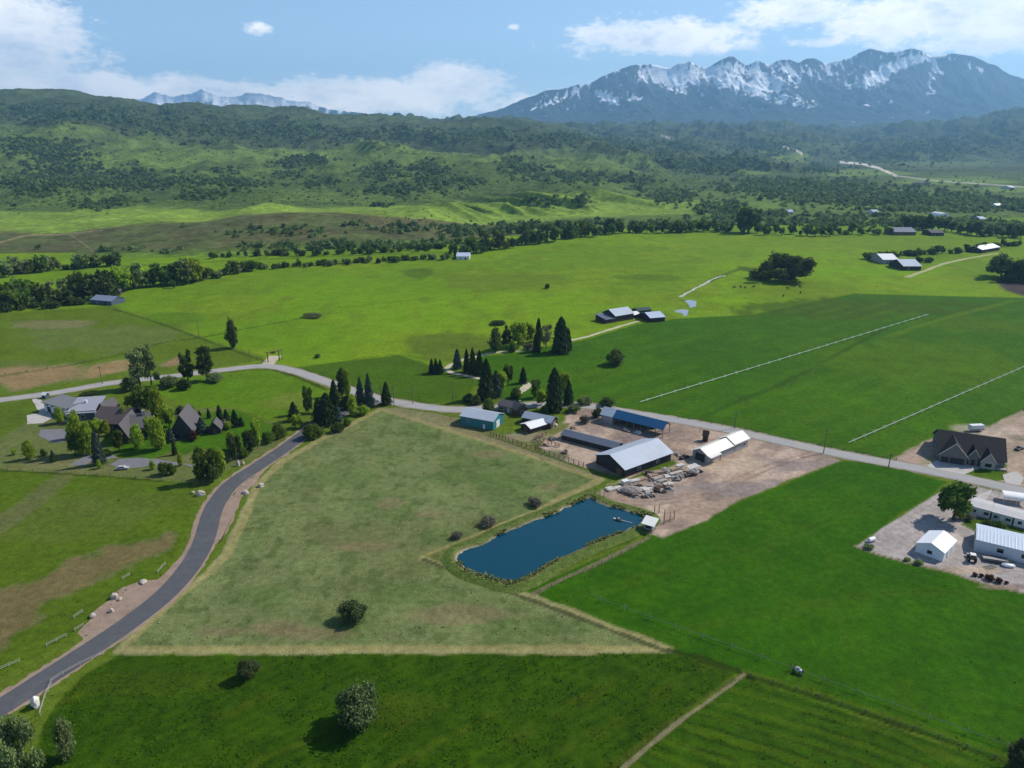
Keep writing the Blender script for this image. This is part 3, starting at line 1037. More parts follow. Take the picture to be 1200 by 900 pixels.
for (px, py, rx, ry, c, k) in ((20, 152, 50, 6, (.09, .15, .035), .9), (150, 188, 90, 12, (.10, .17, .035), .8), (270, 182, 70, 7, (.095, .16, .035), .8), (350, 180, 60, 6, (.11, .18, .04), .8),
                               (700, 190, 70, 10, (.09, .15, .035), .8), (660, 182, 60, 8, (.085, .14, .032), .7), (930, 185, 26, 6, (.13, .21, .04), .9), (905, 176, 20, 4, (.11, .18, .04), .8),
                               (880, 201, 24, 4, (.12, .2, .04), .8), (1010, 203, 50, 5, (.13, .21, .045), .8), (1120, 212, 70, 5, (.14, .23, .05), .8), (1110, 190, 80, 8, (.10, .15, .045), .7),
                               (890, 236, 60, 10, (.085, .155, .03), .9), (1000, 248, 120, 4, (.085, .14, .03), .7), (1180, 222, 40, 4, (.13, .22, .05), .8), (1090, 255, 90, 3, (.10, .17, .03), .7),
                               (45, 200, 40, 5, (.09, .155, .03), .7), (430, 228, 120, 6, (.08, .13, .03), .7), (840, 262, 40, 4, (.045, .07, .03), .7), (970, 170, 30, 3, (.10, .16, .05), .5),
                               (220, 160, 30, 10, (.06, .09, .035), .6), (95, 163, 60, 8, (.06, .09, .03), .6)):
    r = np.sqrt(((hpX - px) / rx) ** 2 + ((hpY - py) / ry) ** 2) + (n2 - .5) * 1.2 + (n1 - .5) * .5
    hput(smooth(1.1, .65, r), c, k)
# pale worn lines up the brown hill and the far highway
for pts, wd, c in (([(0, 284), (30, 276), (70, 275), (120, 270)], .8, (.2, .17, .1)), ([(82, 275), (100, 287), (112, 297)], .6, (.2, .16, .1)),
                   ([(918, 172), (932, 176), (940, 180)], 1.3, (.55, .55, .52)), ([(985, 190), (1010, 192), (1030, 197), (1050, 206)], 1.5, (.55, .55, .52)), ([(775, 159), (790, 163)], 1.2, (.5, .5, .48)),
                   ([(860, 262), (888, 255), (905, 250)], .8, (.35, .33, .25)), ([(1050, 206), (1100, 212), (1200, 219)], .8, (.3, .32, .3))):
    d = seg_dist(hpX, hpY, pts)
    hput(smooth(wd * 1.3, wd * .5, d), c, .9)
HC *= (.8 + .4 * n1)[..., None] * np.array((1.06, .95, .85))
iy, ix = np.meshgrid(np.arange(HD - 1), np.arange(HA - 1), indexing='ij')
i0 = (iy * HA + ix).ravel()
F = np.stack([i0, i0 + 1, i0 + HA + 1, i0 + HA], 1)
hills = link('hills', np_mesh('hills', np.stack([hX.ravel(), hY.ravel(), HZ.ravel()], 1), F,
                              [cover_mat('hill_cover', scales=((.10, .35), (.025, .3)), bump=0.9, bscale=.09)], True, HC.reshape(-1, 3)))
tag(hills, kind='structure')


# ================================================================== MOUNTAINS
def mountains(name, sky, D0, D1, DB, ybase, seed, spur, snow_fn, na=620, nd=220, a0=-1.05, a1=1.05, base=None):
    a = np.linspace(a0, a1, na)
    px = 600 + FPX * 1.06 * a
    ys = np.interp(px, [p[0] for p in sky], [p[1] for p in sky]) + (fbm(px, px * 0 + seed, 16, 4, seed) - .5) * 7
    D = np.concatenate([np.linspace(D0, D1, nd), np.linspace(D1, DB, 40)[1:]])
    x = a[None, :] * D[:, None]
    y = np.repeat(D[:, None], na, 1)
    zt = height_at((0, D1), ys)
    zb = height_at((0, D0), ybase)
    t = np.where(D < D1, (D - D0) / (D1 - D0), 1 - .8 * (D - D1) / (DB - D1))[:, None]
    tt_ = np.clip(t, 0, 1)
    shape = .25 * tt_ + .75 * tt_ ** 2.0
    r1 = fbm(x, y * .42, spur, 5, seed, True)
    r2 = fbm(x + .3 * y, y * .6, spur * .35, 4, seed + 3, True)
    r3 = fbm(x + .2 * y, y * .5, spur * .13, 4, seed + 7, True)
    cut = (.60 * (1 - r1) + .38 * (1 - r2) + .16 * (1 - r3)) * (4 * tt_ * (1 - tt_)) ** .7
    z = zb + (zt[None, :] - zb) * shape * (1 - cut)
    z = np.where(tt_ > .97, np.minimum(z, zt[None, :]), z)
    px2, py2 = to_px(x, y, z)
    gz = np.gradient(z, axis=0) / np.gradient(y, axis=0)
    gx = np.gradient(z, axis=1) / np.gradient(x, axis=1)
    col = np.zeros(z.shape + (3,))
    col[:] = (.036, .055, .058)
    hrel = (z - zb) / (zt.max() - zb)
    rock = smooth(.45, .62, hrel + (r2 - .5) * .2)[..., None]
    col = col * (1 - rock) + np.array((.065, .075, .098)) * rock  # blue of the distant haze is partly mixed into this rock colour
    s = np.clip(snow_fn(px2, py2, hrel, r1, r2, gx, gz, x, y), 0, 1)[..., None]
    col = col * (1 - s) + np.array((.95, .95, .96)) * s
    nn, m_ = z.shape
    iy, ix = np.meshgrid(np.arange(nn - 1), np.arange(m_ - 1), indexing='ij')
    i0 = (iy * m_ + ix).ravel()
    F = np.stack([i0, i0 + 1, i0 + m_ + 1, i0 + m_], 1)
    o = link(name, np_mesh(name, np.stack([x.ravel(), y.ravel(), z.ravel()], 1), F, [cover_mat(name + '_rock', scales=((.006, .25), (.02, .2)), bump=9, bscale=.012)], True, col.reshape(-1, 3)))
    tag(o, kind='structure')
    return o


def snow_right(px, py, h, r1, r2, gx, gz, x, y):
    f1 = fbm(x, y, 330, 5, 71)
    f2 = fbm(x * 2.0, y * .8, 80, 4, 72)
    reg = np.exp(-((px - 850) / 135) ** 2 - ((py - 86) / 21) ** 2) * .72
    reg = np.maximum(reg, np.exp(-((px - 770) / 38) ** 2 - ((py - 88) / 15) ** 2) * .62)
    d = seg_dist(px, py, [(1100, 63), (1070, 70), (1040, 82), (1020, 95)])
    reg = np.maximum(reg, np.exp(-(d / 10) ** 2) * .80)
    d = seg_dist(px, py, [(960, 76), (985, 70), (1003, 62), (1030, 66), (1060, 62), (1110, 68), (1150, 84)])
    reg = np.maximum(reg, np.exp(-(d / 8) ** 2) * .42)
    d = seg_dist(px, py, [(1095, 70), (1092, 88), (1090, 110)])
    reg = np.maximum(reg, np.exp(-(d / 6) ** 2) * .45)
    d = seg_dist(px, py, [(1090, 68), (1100, 80)])
    reg = np.maximum(reg, np.exp(-(d / 8) ** 2) * .5)
    d = seg_dist(px, py, [(640, 112), (625, 128), (690, 100), (720, 118)])
    reg = np.maximum(reg, np.exp(-(d / 7) ** 2) * .42)
    d = seg_dist(px, py, [(880, 98), (915, 112), (950, 122)])
    reg = np.maximum(reg, np.exp(-(d / 10) ** 2) * .46)
    r3 = fbm(x + .5 * y, y * .7, 260, 4, 73, True)
    v = reg + (f1 - .5) * .6 + (f2 - .5) * .95 - (r2 - .55) * .5 - (r3 - .6) * .45 + np.clip(gx, -1, 1) * .12
    return smooth(.34, .42, v)


def snow_left(px, py, h, r1, r2, gx, gz, x, y):
    f1 = fbm(x, y, 700, 5, 81)
    f2 = fbm(x * 2, y, 260, 4, 82)
    v = h * .9 + .18 + (f1 - .5) * .6 + (f2 - .5) * .6 - .08 * smooth(330, 400, px) - .3 * smooth(380, 440, px)
    return smooth(.42, .56, v)


SKY_R = [(-400, 150), (480, 150), (540, 141), (556, 137), (575, 131), (600, 121), (622, 112), (640, 106), (665, 102), (690, 96), (708, 88), (726, 79), (742, 77), (756, 73), (766, 78), (778, 80), (790, 76),
         (802, 73), (812, 77), (822, 78), (836, 71), (850, 67), (858, 71), (866, 75), (880, 73), (892, 75), (905, 70), (915, 70), (926, 74), (934, 69), (946, 71), (958, 74), (972, 70), (985, 66),
         (996, 60), (1004, 56), (1014, 59), (1028, 62), (1040, 60), (1054, 57), (1063, 60), (1074, 66), (1086, 64), (1096, 63), (1108, 64), (1122, 66), (1140, 73), (1160, 82), (1180, 90), (1200, 99),
         (1240, 112), (1300, 122), (1500, 135), (1900, 145)]
mountains('mountains', SKY_R, 9300, 13000, 15500, 152, 91, 1250, snow_right, na=1150, nd=300, a0=-.45, a1=1.15)
SKY_L = [(-400, 142), (-100, 138), (60, 130), (130, 124), (150, 121), (165, 117), (176, 113), (190, 108), (200, 109), (212, 111), (222, 108), (232, 108), (244, 104), (252, 107), (262, 112), (274, 114),
         (288, 112), (298, 108), (308, 109), (320, 110), (332, 114), (345, 116), (360, 119), (376, 124), (392, 127), (410, 131), (430, 133), (446, 138), (470, 144), (560, 150), (1800, 152)]
mountains('mountains', SKY_L, 13600, 15600, 17300, 150, 95, 1700, snow_left, na=900, nd=180, a0=-1.05, a1=.25)

# ================================================================== HAZE (air between the camera and the mountains)
hz = MB().box(-19500, 19500, -600, 17600, -8, 1720).build('haze', None)
tag(hz, kind='stuff')
hm = bpy.data.materials.new('haze_air')
hm.use_nodes = True
w = NT(hm.node_tree)
w.n.remove(w.n['Principled BSDF'])
pv = w.node('ShaderNodeVolumePrincipled')
pv.inputs['Color'].default_value = (*HAZE_COLOR, 1)
pv.inputs['Density'].default_value = HAZE_DENSITY
pv.inputs['Anisotropy'].default_value = 0.25
w.l.new(pv.outputs[0], w.n['Material Output'].inputs['Volume'])
hz.data.materials.append(hm)


# ================================================================== TREES
LEAF = {'green': leaf_mat('leaf_green', (.042, .078, .014), (.155, .225, .036), .42),
        'dark': leaf_mat('leaf_dark', (.034, .058, .017), (.125, .172, .045), .35),
        'lime': leaf_mat('leaf_lime', (.16, .24, .02), (.40, .52, .05), .5),
        'grey': leaf_mat('leaf_grey_green', (.09, .13, .042), (.28, .34, .125), .4),
        'needle': leaf_mat('leaf_needle', (.014, .026, .010), (.050, .078, .028), .15),
        'spruce': leaf_mat('leaf_spruce', (.022, .040, .030), (.09, .125, .10), .12),
        'fine': leaf_mat('leaf_fine', (.042, .066, .021), (.155, .20, .075), .36),
        'twig': leaf_mat('leaf_twig', (.09, .085, .06), (.20, .185, .14), .25),
        'red': leaf_mat('leaf_red', (.05, .02, .014), (.12, .05, .03), .25)}
BARK = mat('bark', (.085, .065, .05), .95, .05, .35, 4, bump=.03, bscale=14)


def crown(kind, n, size, seed):
    """crown in a unit box: about 1 wide and 1 high"""
    rng = np.random.default_rng(seed)
    L = []                                  # lobes: centre, radii
    if kind == 'round':
        for k in range(17):
            t = rng.uniform(0, 2 * math.pi)
            z = rng.uniform(.24, .84)
            r = .36 * math.sqrt(max(.05, 1 - ((z - .52) / .46) ** 2)) * rng.uniform(.5, 1)
            L.append((r * math.cos(t), r * math.sin(t), z, rng.uniform(.12, .20), rng.uniform(.10, .17)))
        L.append((0, 0, .55, .24, .28))
    elif kind == 'airy':
        for k in range(13):
            t = k * 2.4 + rng.uniform(-.4, .4)
            z = .25 + .7 * k / 13 + rng.uniform(-.06, .06)
            r = rng.uniform(.12, .36) * (1.1 - .5 * z)
            L.append((r * math.cos(t), r * math.sin(t), z, rng.uniform(.09, .19), rng.uniform(.07, .13)))
    elif kind == 'poplar':
        for k in range(12):
            z = .1 + .82 * k / 11
            q = math.sin(math.pi * min(1, .16 + .84 * k / 11)) ** .6
            L.append((rng.uniform(-.1, .1), rng.uniform(-.1, .1), z, .36 * q * rng.uniform(.75, 1.15) + .07, .09))
            L.append((rng.uniform(-.25, .25) * q, rng.uniform(-.25, .25) * q, z + rng.uniform(-.04, .04), .2 * q + .05, .07))
    elif kind == 'bush':
        for k in range(13):
            t = rng.uniform(0, 2 * math.pi)
            r = .34 * math.sqrt(rng.uniform(0, 1))
            h = rng.uniform(.25, .8) * (1 - r)
            L.append((r * math.cos(t), r * math.sin(t), h, rng.uniform(.13, .22), rng.uniform(.15, .25)))
        L.append((0, 0, .35, .36, .34))
    elif kind == 'clump':
        for k in range(26):
            t = rng.uniform(0, 2 * math.pi)
            r = .44 * math.sqrt(rng.uniform(0, 1))
            z = rng.uniform(.16, .88) * (1 - .55 * r)
            L.append((r * math.cos(t), r * math.sin(t), z, rng.uniform(.08, .14), rng.uniform(.10, .18)))
    L_ = np.array(L) if L else None
    if kind in ('conifer', 'cedar'):
        z = rng.uniform(0, 1, n) ** .85
        tiers = 11 if kind == 'conifer' else 15
        saw = (z * tiers) % 1
        R0 = .5 * (1 - z) ** (.72 if kind == 'conifer' else .5) * (.66 + .42 * (1 - saw)) * (1 if kind == 'conifer' else .95)
        th = rng.uniform(0, 2 * math.pi, n)
        lob = .86 + .2 * np.sin(th * 5 + np.floor(z * tiers) * 2.1) + .1 * np.sin(th * 3 + 1.7 * np.floor(z * tiers))
        r = R0 * lob * rng.uniform(.35, 1.0, n) ** .5 + .01
        cen = np.stack([r * np.cos(th), r * np.sin(th), .05 + .95 * z - .05 * (r / .5)], 1)
        out = np.stack([np.cos(th), np.sin(th), np.full(n, .55)], 1)
        tw = np.stack([np.cos(th), np.sin(th), np.full(n, -.35)], 1) + rng.normal(size=(n, 3)) * .25
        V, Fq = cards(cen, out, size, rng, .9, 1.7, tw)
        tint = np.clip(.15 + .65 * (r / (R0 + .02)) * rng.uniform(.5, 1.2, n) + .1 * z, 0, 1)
        return V, Fq, tint
    wgt = (L_[:, 3] ** 2)
    pick = rng.choice(len(L_), n, p=wgt / wgt.sum())
    d = rng.normal(size=(n, 3))
    d /= np.linalg.norm(d, axis=1)[:, None]
    rad = rng.uniform(.12, 1, n) ** .33 * (1 + .15 * rng.normal(size=n))
    sub = np.array([math.sin(k * 12.9) for k in range(len(L_))])[pick]
    bump = 1 + .18 * np.sin(7 * d[:, 0] + 5 * sub) * np.sin(6 * d[:, 1] + 3 * sub) + .12 * np.sin(9 * d[:, 2])
    cen = L_[pick, :3] + d * np.stack([L_[pick, 3], L_[pick, 3], L_[pick, 4]], 1) * (rad * bump)[:, None]
    cen[:, 2] = np.maximum(cen[:, 2], .02)
    V, Fq = cards(cen, d + np.array([0, 0, .25]), size, rng, .75, 1.15)
    lobtint = rng.uniform(.2, .8, len(L_))[pick]
    tint = np.clip(lobtint + rng.normal(size=n) * .22, 0, 1)
    return V, Fq, tint


def trunk_mesh(kind, seed):
    rr = random.Random(seed)
    m = MB()
    if kind in ('conifer', 'cedar', 'poplar'):
        m.tube((0, 0, -.01), (0, 0, .5), .03, .018, 7)
        m.tube((0, 0, .5), (0, 0, .93), .018, .004, 6)
        for k in range(5):
            t, z = rr.uniform(0, 6.3), .15 + .14 * k
            m.tube((0, 0, z), (.22 * math.cos(t) * (1 - z), .22 * math.sin(t) * (1 - z), z + (.12 if kind == 'poplar' else .0)), .008, .003, 5)
    elif kind in ('bush', 'clump'):
        for k in range(8):
            t = k * .8 + rr.uniform(-.3, .3)
            r = rr.uniform(.1, .3)
            m.tube((r * .3 * math.cos(t), r * .3 * math.sin(t), -.01), (r * math.cos(t), r * math.sin(t), rr.uniform(.4, .62)), .016, .005, 5)
    else:
        m.tube((0, 0, -.01), (.01, 0, .28), .042, .03, 8)
        m.tube((.01, 0, .28), (0, .02, .62), .03, .014, 7)
        for k in range(8):
            t, z = k * 2.4, .2 + .05 * k
            m.tube((.005, 0, z), (.3 * math.cos(t), .3 * math.sin(t), z + rr.uniform(.14, .3)), .016, .005, 5)
    bmesh.ops.recalc_face_normals(m.b, faces=m.b.faces)
    me = bpy.data.meshes.new('trunk')
    m.b.to_mesh(me)
    m.b.free()
    me.materials.append(BARK)
    return me


# shape, leaf, cards, card size
KINDS = {'round': ('round', 'green', 4200, .040), 'rounddark': ('round', 'dark', 4200, .040), 'airy': ('airy', 'grey', 2300, .034), 'airygreen': ('airy', 'dark', 2300, .036),
         'aspen': ('poplar', 'lime', 2200, .045), 'poplar': ('poplar', 'dark', 2200, .045), 'slim': ('poplar', 'grey', 3800, .032), 'conifer': ('conifer', 'needle', 3000, .034),
         'spruce': ('conifer', 'spruce', 3000, .034), 'cedar': ('cedar', 'needle', 3600, .036), 'bush': ('bush', 'green', 2600, .040), 'bushdark': ('bush', 'dark', 2600, .040),
         'bushlime': ('bush', 'lime', 2600, .040), 'bushgrey': ('bush', 'grey', 2600, .040), 'finebush': ('bush', 'fine', 9000, .024), 'finedark': ('bush', 'dark', 9000, .023),
         'willow': ('clump', 'grey', 9000, .022), 'clump': ('clump', 'dark', 7000, .024), 'bare': ('round', 'twig', 2400, .022), 'barebush': ('bush', 'twig', 2600, .026), 'redbush': ('bush', 'red', 2200, .038),
         'limeround': ('round', 'lime', 4200, .038)}
_proto, _cm = {}, {}


def tree_meshes(kind, var):
    if (kind, var) in _cm: return _cm[kind, var]
    shape, leaf, n, size = KINDS[kind]
    sd_ = sum(map(ord, kind)) * 7 + var * 131
    V, Fq, tint = crown(shape, n, size, sd_)
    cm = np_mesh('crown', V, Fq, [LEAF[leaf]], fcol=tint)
    _cm[kind, var] = (cm, trunk_mesh(shape, sd_))
    return _cm[kind, var]


NAMES = {'conifer': ('conifer_tree', 'conifer'), 'spruce': ('conifer_tree', 'conifer'), 'cedar': ('conifer_tree', 'conifer')}


def name_of(kind):
    if kind in NAMES: return NAMES[kind]
    if 'bush' in kind or kind == 'finedark': return ('shrub', 'shrub')
    return ('deciduous_tree', 'tree')


tree_i = 0


def tree(px, base, top, wpx, kind, label, group=None, P=None):
    """one tree: an Empty with crown and trunk; meshes are shared between trees of a kind"""
    global tree_i
    tree_i += 1
    P = P or G(px, base)
    h = height_at(P, top) - P[2] if P[2] == 0 else (base - top) * mpp(P)
    wd = wpx * mpp(P)
    nm, cat = name_of(kind)
    r = thing(nm, label, cat, P, (tree_i * 2.1) % 6.28, group)
    wd *= 1.28 if kind in ('conifer', 'spruce') else 1.08
    q_ = math.sin(tree_i * 12.9898) * .11
    r.scale = (wd * (1 + q_), wd * (1 - q_), h * 1.03)
    cm, tm = tree_meshes(kind, tree_i % 3 if KINDS[kind][2] < 4500 else tree_i % 2)
    link('crown', cm, r)
    link('trunk', tm, r)
    return r


# ---- single trees the photo picks out
for a in (
    (420, 846, 799, 56, 'finebush', 'broad leafy bush casting a long dark shadow in the mown green foreground field'),
    (292, 793, 770, 25, 'finebush', 'small round bush in the foreground field just below the pasture edge'),
    (415, 727, 702, 32, 'finebush', 'lone rounded bush in the middle of the pale rough pasture'),
    (626, 592, 580, 19, 'barebush', 'grey twiggy bush on the pasture edge nearest the far end of the pond'),
    (572, 615, 603, 23, 'barebush', 'grey twiggy bush on the pasture edge halfway along the pond'),
    (535, 631, 622, 16, 'barebush', 'low grey twiggy bush on the pasture edge near the close end of the pond'),
    (8, 922, 846, 50, 'willow', 'pale willow thicket cut by the left picture edge beside the new road'),
    (32, 912, 838, 44, 'willow', 'pale green willow below the white boulder at the road bend'),
    (80, 887, 839, 22, 'slim', 'slim pale tree standing alone in the corner of the foreground field'),
    (1196, 905, 866, 34, 'finebush', 'bush at the ditch in the bottom right corner'),
    (918, 328, 294, 62, 'clump', 'huge spreading cottonwood clump alone in the hay meadow'),
    (1178, 327, 298, 46, 'clump', 'large dense tree clump at the right edge beside brown ploughed ground'),
    (1200, 329, 300, 40, 'clump', 'right hand tree of the dense pair beside brown ploughed ground'),
    (1117, 609, 566, 40, 'round', 'big round dark tree shading the gravel lot'),
    (1124, 608, 593, 12, 'bushlime', 'bright lime shrub at the foot of the big round tree by the gravel lot'),
    (1133, 609, 598, 14, 'barebush', 'dusky shrub between the lime shrub and the long white shed'),
    (1156, 619, 607, 17, 'bushdark', 'dark shrub behind the long white shed'),
    (1172, 621, 610, 14, 'bush', 'green shrub on the strip behind the long white shed'),
    (273, 408, 373, 14, 'poplar', 'tall narrow dark poplar alone above the county road bend'),
    (165, 455, 410, 28, 'airy', 'open crowned cottonwood on the left of the roadside row'),
    (178, 452, 405, 18, 'airy', 'tallest open crowned cottonwood of the roadside row'),
    (152, 457, 440, 22, 'bushdark', 'dark bush under the left roadside cottonwood'),
    (198, 454, 438, 22, 'bushgrey', 'grey green bush between the roadside cottonwoods'),
    (221, 448, 412, 21, 'airygreen', 'round headed cottonwood right of the brown patch by the county road'),
    (243, 446, 408, 25, 'airygreen', 'right hand cottonwood of the roadside row'),
    (216, 456, 441, 18, 'bushdark', 'dark bush below the right pair of roadside cottonwoods'),
    (252, 447, 435, 20, 'bushgrey', 'low bush at the right end of the roadside row'),
    (721, 427, 406, 24, 'bushdark', 'lone dense bush in the green field below the small barn'),
    (583, 380, 374, 20, 'bushdark', 'low dark bush in the meadow above the farm trees'),
    (366, 372, 366, 22, 'bushgrey', 'low willow patch in the left meadow'),
    (372, 419, 414, 8, 'bushdark', 'small dark bush right of the ranch gate'),
    (641, 338, 331, 7, 'bushdark', 'tiny lone tree in the wide meadow'),
    (104, 463, 458, 17, 'bushdark', 'low dark hedge behind the white modern house'),
    # estate
    (71, 496, 476, 11, 'aspen', 'young lime aspen in front of the white garage'),
    (96, 532, 479, 16, 'aspen', 'tallest lime aspen in front of the brown roofed house'),
    (106, 533, 493, 14, 'aspen', 'lime aspen touching the dark spruce before the brown roofed house'),
    (89, 534, 505, 16, 'round', 'dark green tree under the tallest lime aspen'),
    (116, 511, 491, 15, 'limeround', 'small pale lime tree before the large brown roof'),
    (126, 511, 491, 8, 'aspen', 'thin lime tree before the large brown roof'),
    (117, 544, 506, 13, 'spruce', 'dark spruce standing at the drive before the brown roofed house'),
    (141, 531, 504, 15, 'round', 'green tree before the dark gable of the brown roofed house'),
    (151, 499, 474, 14, 'limeround', 'lime tree touching the long brown roof from behind'),
    (85, 514, 494, 11, 'limeround', 'lime tree between the upper drive and the modern house'),
    (177, 514, 488, 12, 'limeround', 'lime tree at the right end of the brown roofed house'),
    (162, 526, 496, 14, 'aspen', 'lime aspen on the lawn before the stone chimney'),
    (125, 533, 525, 12, 'bushlime', 'lime shrub beside the dark spruce'),
    (63, 541, 528, 7, 'conifer', 'small dark conifer on the dry lawn left of the drive'),
    (35, 538, 515, 12, 'aspen', 'sparse sapling on the dry lawn near the left fence'),
    (52, 534, 525, 8, 'bush', 'small shrub pair on the dry lawn'),
    (117, 549, 538, 5, 'aspen', 'small sapling near the front fence'),
    (17, 533, 524, 6, 'bushlime', 'small sapling at the left lawn edge'),
    (187, 527, 488, 18, 'aspen', 'full lime tree right of the stone chimney'),
    (188, 496, 450, 16, 'aspen', 'tall lime tree behind the brown roofed house'),
    (170, 485, 452, 22, 'round', 'broad green tree behind the brown roofed house'),
    (155, 484, 462, 18, 'limeround', 'pale green tree behind the large brown roof'),
    (199, 500, 476, 14, 'limeround', 'lime tree left of the steep gabled house'),
    (211, 484, 474, 10, 'bushdark', 'dark shrub behind the steep gabled house, left one'),
    (222, 486, 474, 14, 'bushdark', 'dark shrub behind the steep gabled house, right one'),
    (245, 490, 479, 5, 'conifer', 'small conifer on the back lawn'),
    (234, 487, 481, 4, 'conifer', 'tiny conifer on the back lawn'),
    (259, 500, 476, 11, 'conifer', 'tallest of the conifers beside the small shed'),
    (266, 495, 480, 9, 'conifer', 'conifer behind the small shed'),
    (276, 500, 481, 10, 'conifer', 'conifer at the right end of the shed group'),
    (283, 499, 489, 8, 'conifer', 'short conifer at the far right of the shed group'),
    (254, 503, 491, 9, 'bushdark', 'dark shrub between the small shed and the conifers'),
    (268, 503, 492, 9, 'bushlime', 'lime shrub below the shed conifers'),
    (237, 507, 490, 13, 'spruce', 'blue green spruce between the gabled house and small shed'),
    (201, 518, 502, 9, 'spruce', 'teal spruce left of the gabled house'),
    (227, 516, 502, 11, 'redbush', 'reddish shrub at the corner of the gabled house'),
    (205, 533, 516, 6, 'conifer', 'small conifer on the green front lawn'),
    (194, 556, 537, 15, 'bush', 'bushy tree left of the pair by the lower drive'),
    (203, 556, 541, 9, 'bush', 'bushy tree right of the pair by the lower drive'),
    (212, 546, 531, 6, 'aspen', 'thin sapling above the lower drive'),
    (179, 550, 538, 7, 'bushlime', 'thin lime sapling left of the drive bushes'),
    (243, 564, 524, 24, 'round', 'large green tree at the estate corner by the new road'),
    (259, 558, 526, 15, 'limeround', 'lime tree beside the large corner tree'),
    (250, 565, 540, 16, 'rounddark', 'dark tree under the large corner tree'),
    (277, 539, 510, 16, 'rounddark', 'dark tree by the new road above the entrance stones'),
    (293, 531, 503, 16, 'rounddark', 'dark tree by the new road, upper one'),
    (302, 526, 490, 12, 'limeround', 'pale lime tree where the new road narrows'),
    (287, 536, 523, 12, 'bush', 'round bush on the new road shoulder'),
    (272, 527, 505, 12, 'aspen', 'lime tree behind the dark roadside trees'),
    # beside the top of the new road
    (345, 493, 472, 14, 'conifer', 'dark conifer left of the slim green tree by the road top'),
    (362, 484, 452, 12, 'round', 'slim green tree on the field edge by the road top'),
    (328, 513, 494, 17, 'bush', 'rounded shrub on the left of the road top'),
    (315, 519, 501, 14, 'bush', 'shrub at the lower left of the road top thicket'),
    (348, 502, 485, 15, 'limeround', 'lime tree over the road top'),
    (368, 512, 495, 26, 'bush', 'wide round bush on the right side of the road top'),
    (384, 497, 463, 26, 'cedar', 'massive dark spruce at the head of the new road'),
    (374, 494, 468, 16, 'cedar', 'dark conifer left of the massive dark spruce'),
    (393, 481, 447, 15, 'conifer', 'tall leaning dark conifer above the massive spruce'),
    (396, 494, 474, 12, 'spruce', 'grey green spruce right of the massive dark spruce'),
    (401, 463, 430, 11, 'poplar', 'tall dark poplar beside the county road'),
    (408, 465, 431, 8, 'aspen', 'tall lime poplar beside the dark one'),
    (414, 487, 462, 12, 'aspen', 'lime tree beside the corner of the pasture'),
    (405, 480, 461, 12, 'bushdark', 'dark shrub between the two poplars and the lime tree'),
    (427, 486, 472, 14, 'bushlime', 'lime shrub on the top left pasture edge'),
    (423, 477, 444, 11, 'spruce', 'left blue spruce of the pair by the pasture top'),
    (433, 477, 440, 13, 'spruce', 'right blue spruce of the pair by the pasture top'),
    (453, 474, 449, 14, 'conifer', 'single dark conifer at the top corner of the pasture'),
    (395, 506, 493, 16, 'bushdark', 'dark shrub on the left pasture edge near the top'),
    (407, 499, 488, 12, 'bush', 'green shrub on the left pasture edge near the top'),
    # farm centre
    (506, 437, 421, 8, 'conifer', 'leftmost of four clipped conifers by the drive loop'),
    (511, 438, 421, 8, 'conifer', 'second of four clipped conifers by the drive loop'),
    (516, 438, 422, 8, 'conifer', 'rightmost of four clipped conifers by the drive loop'),
    (536, 432, 410, 11, 'spruce', 'spruce inside the drive loop'),
    (547, 436, 410, 10, 'conifer', 'dark conifer in the drive row, left one'),
    (554, 438, 409, 10, 'conifer', 'dark conifer in the drive row, middle one'),
    (562, 440, 412, 12, 'conifer', 'dark conifer in the drive row, right one'),
    (570, 467, 423, 23, 'conifer', 'towering dark conifer above the teal shed'),
    (581, 465, 436, 14, 'spruce', 'grey conifer leaning on the towering dark conifer'),
    (596, 452, 427, 13, 'round', 'green tree behind the farmhouse'),
    (587, 460, 434, 14, 'limeround', 'lime tree between the towering conifer and the farmhouse'),
    (613, 449, 431, 10, 'conifer', 'small conifer behind the farmhouse drive'),
    (573, 482, 465, 18, 'bush', 'round bush behind the teal shed'),
    (548, 471, 459, 13, 'bushdark', 'dark bush left of the teal shed'),
    (557, 474, 462, 13, 'bushdark', 'dark bush between the road and the teal shed'),
    (605, 466, 452, 16, 'bush', 'bush on the farmhouse back lawn'),
    (649, 481, 434, 25, 'cedar', 'massive black green cedar right of the farmhouse'),
    (666, 474, 447, 13, 'conifer', 'dark conifer right of the massive cedar'),
    (661, 465, 436, 14, 'limeround', 'lime tree behind the massive cedar'),
    (634, 475, 456, 14, 'limeround', 'lime tree left of the massive cedar'),
    (628, 466, 444, 12, 'round', 'green tree behind the farmhouse right wing'),
    (638, 484, 474, 12, 'bush', 'bush under the massive cedar'),
    (672, 483, 473, 17, 'bushgrey', 'pale bush at the yard entrance'),
    (685, 474, 463, 18, 'bushgrey', 'grey bush on the field edge above the yard entrance'),
    (711, 475, 464, 20, 'bushdark', 'round dark bush behind the blue roofed barn'),
    (699, 489, 475, 13, 'bushdark', 'dark bush at the left end of the blue roofed barn'),
    (686, 496, 484, 14, 'barebush', 'brownish bush beside the blue roofed barn'),
    (580, 413, 383, 14, 'poplar', 'pointed dark poplar on the left of the farm grove'),
    (584, 410, 386, 8, 'aspen', 'lime side of the pointed poplar on the farm grove'),
    (594, 408, 383, 15, 'airygreen', 'dark tree in the left of the farm grove'),
    (607, 406, 377, 22, 'limeround', 'broad lime tree in the farm grove'),
    (621, 402, 378, 13, 'limeround', 'narrower lime tree in the farm grove'),
    (602, 412, 398, 14, 'bush', 'bush at the front of the farm grove'),
    (631, 400, 374, 10, 'conifer', 'spire of dark conifer behind the farm grove'),
    (629, 412, 391, 13, 'cedar', 'rounded dark conifer at the front of the farm grove'),
    (640, 407, 379, 16, 'bare', 'leafless greyish tree in the farm grove'),
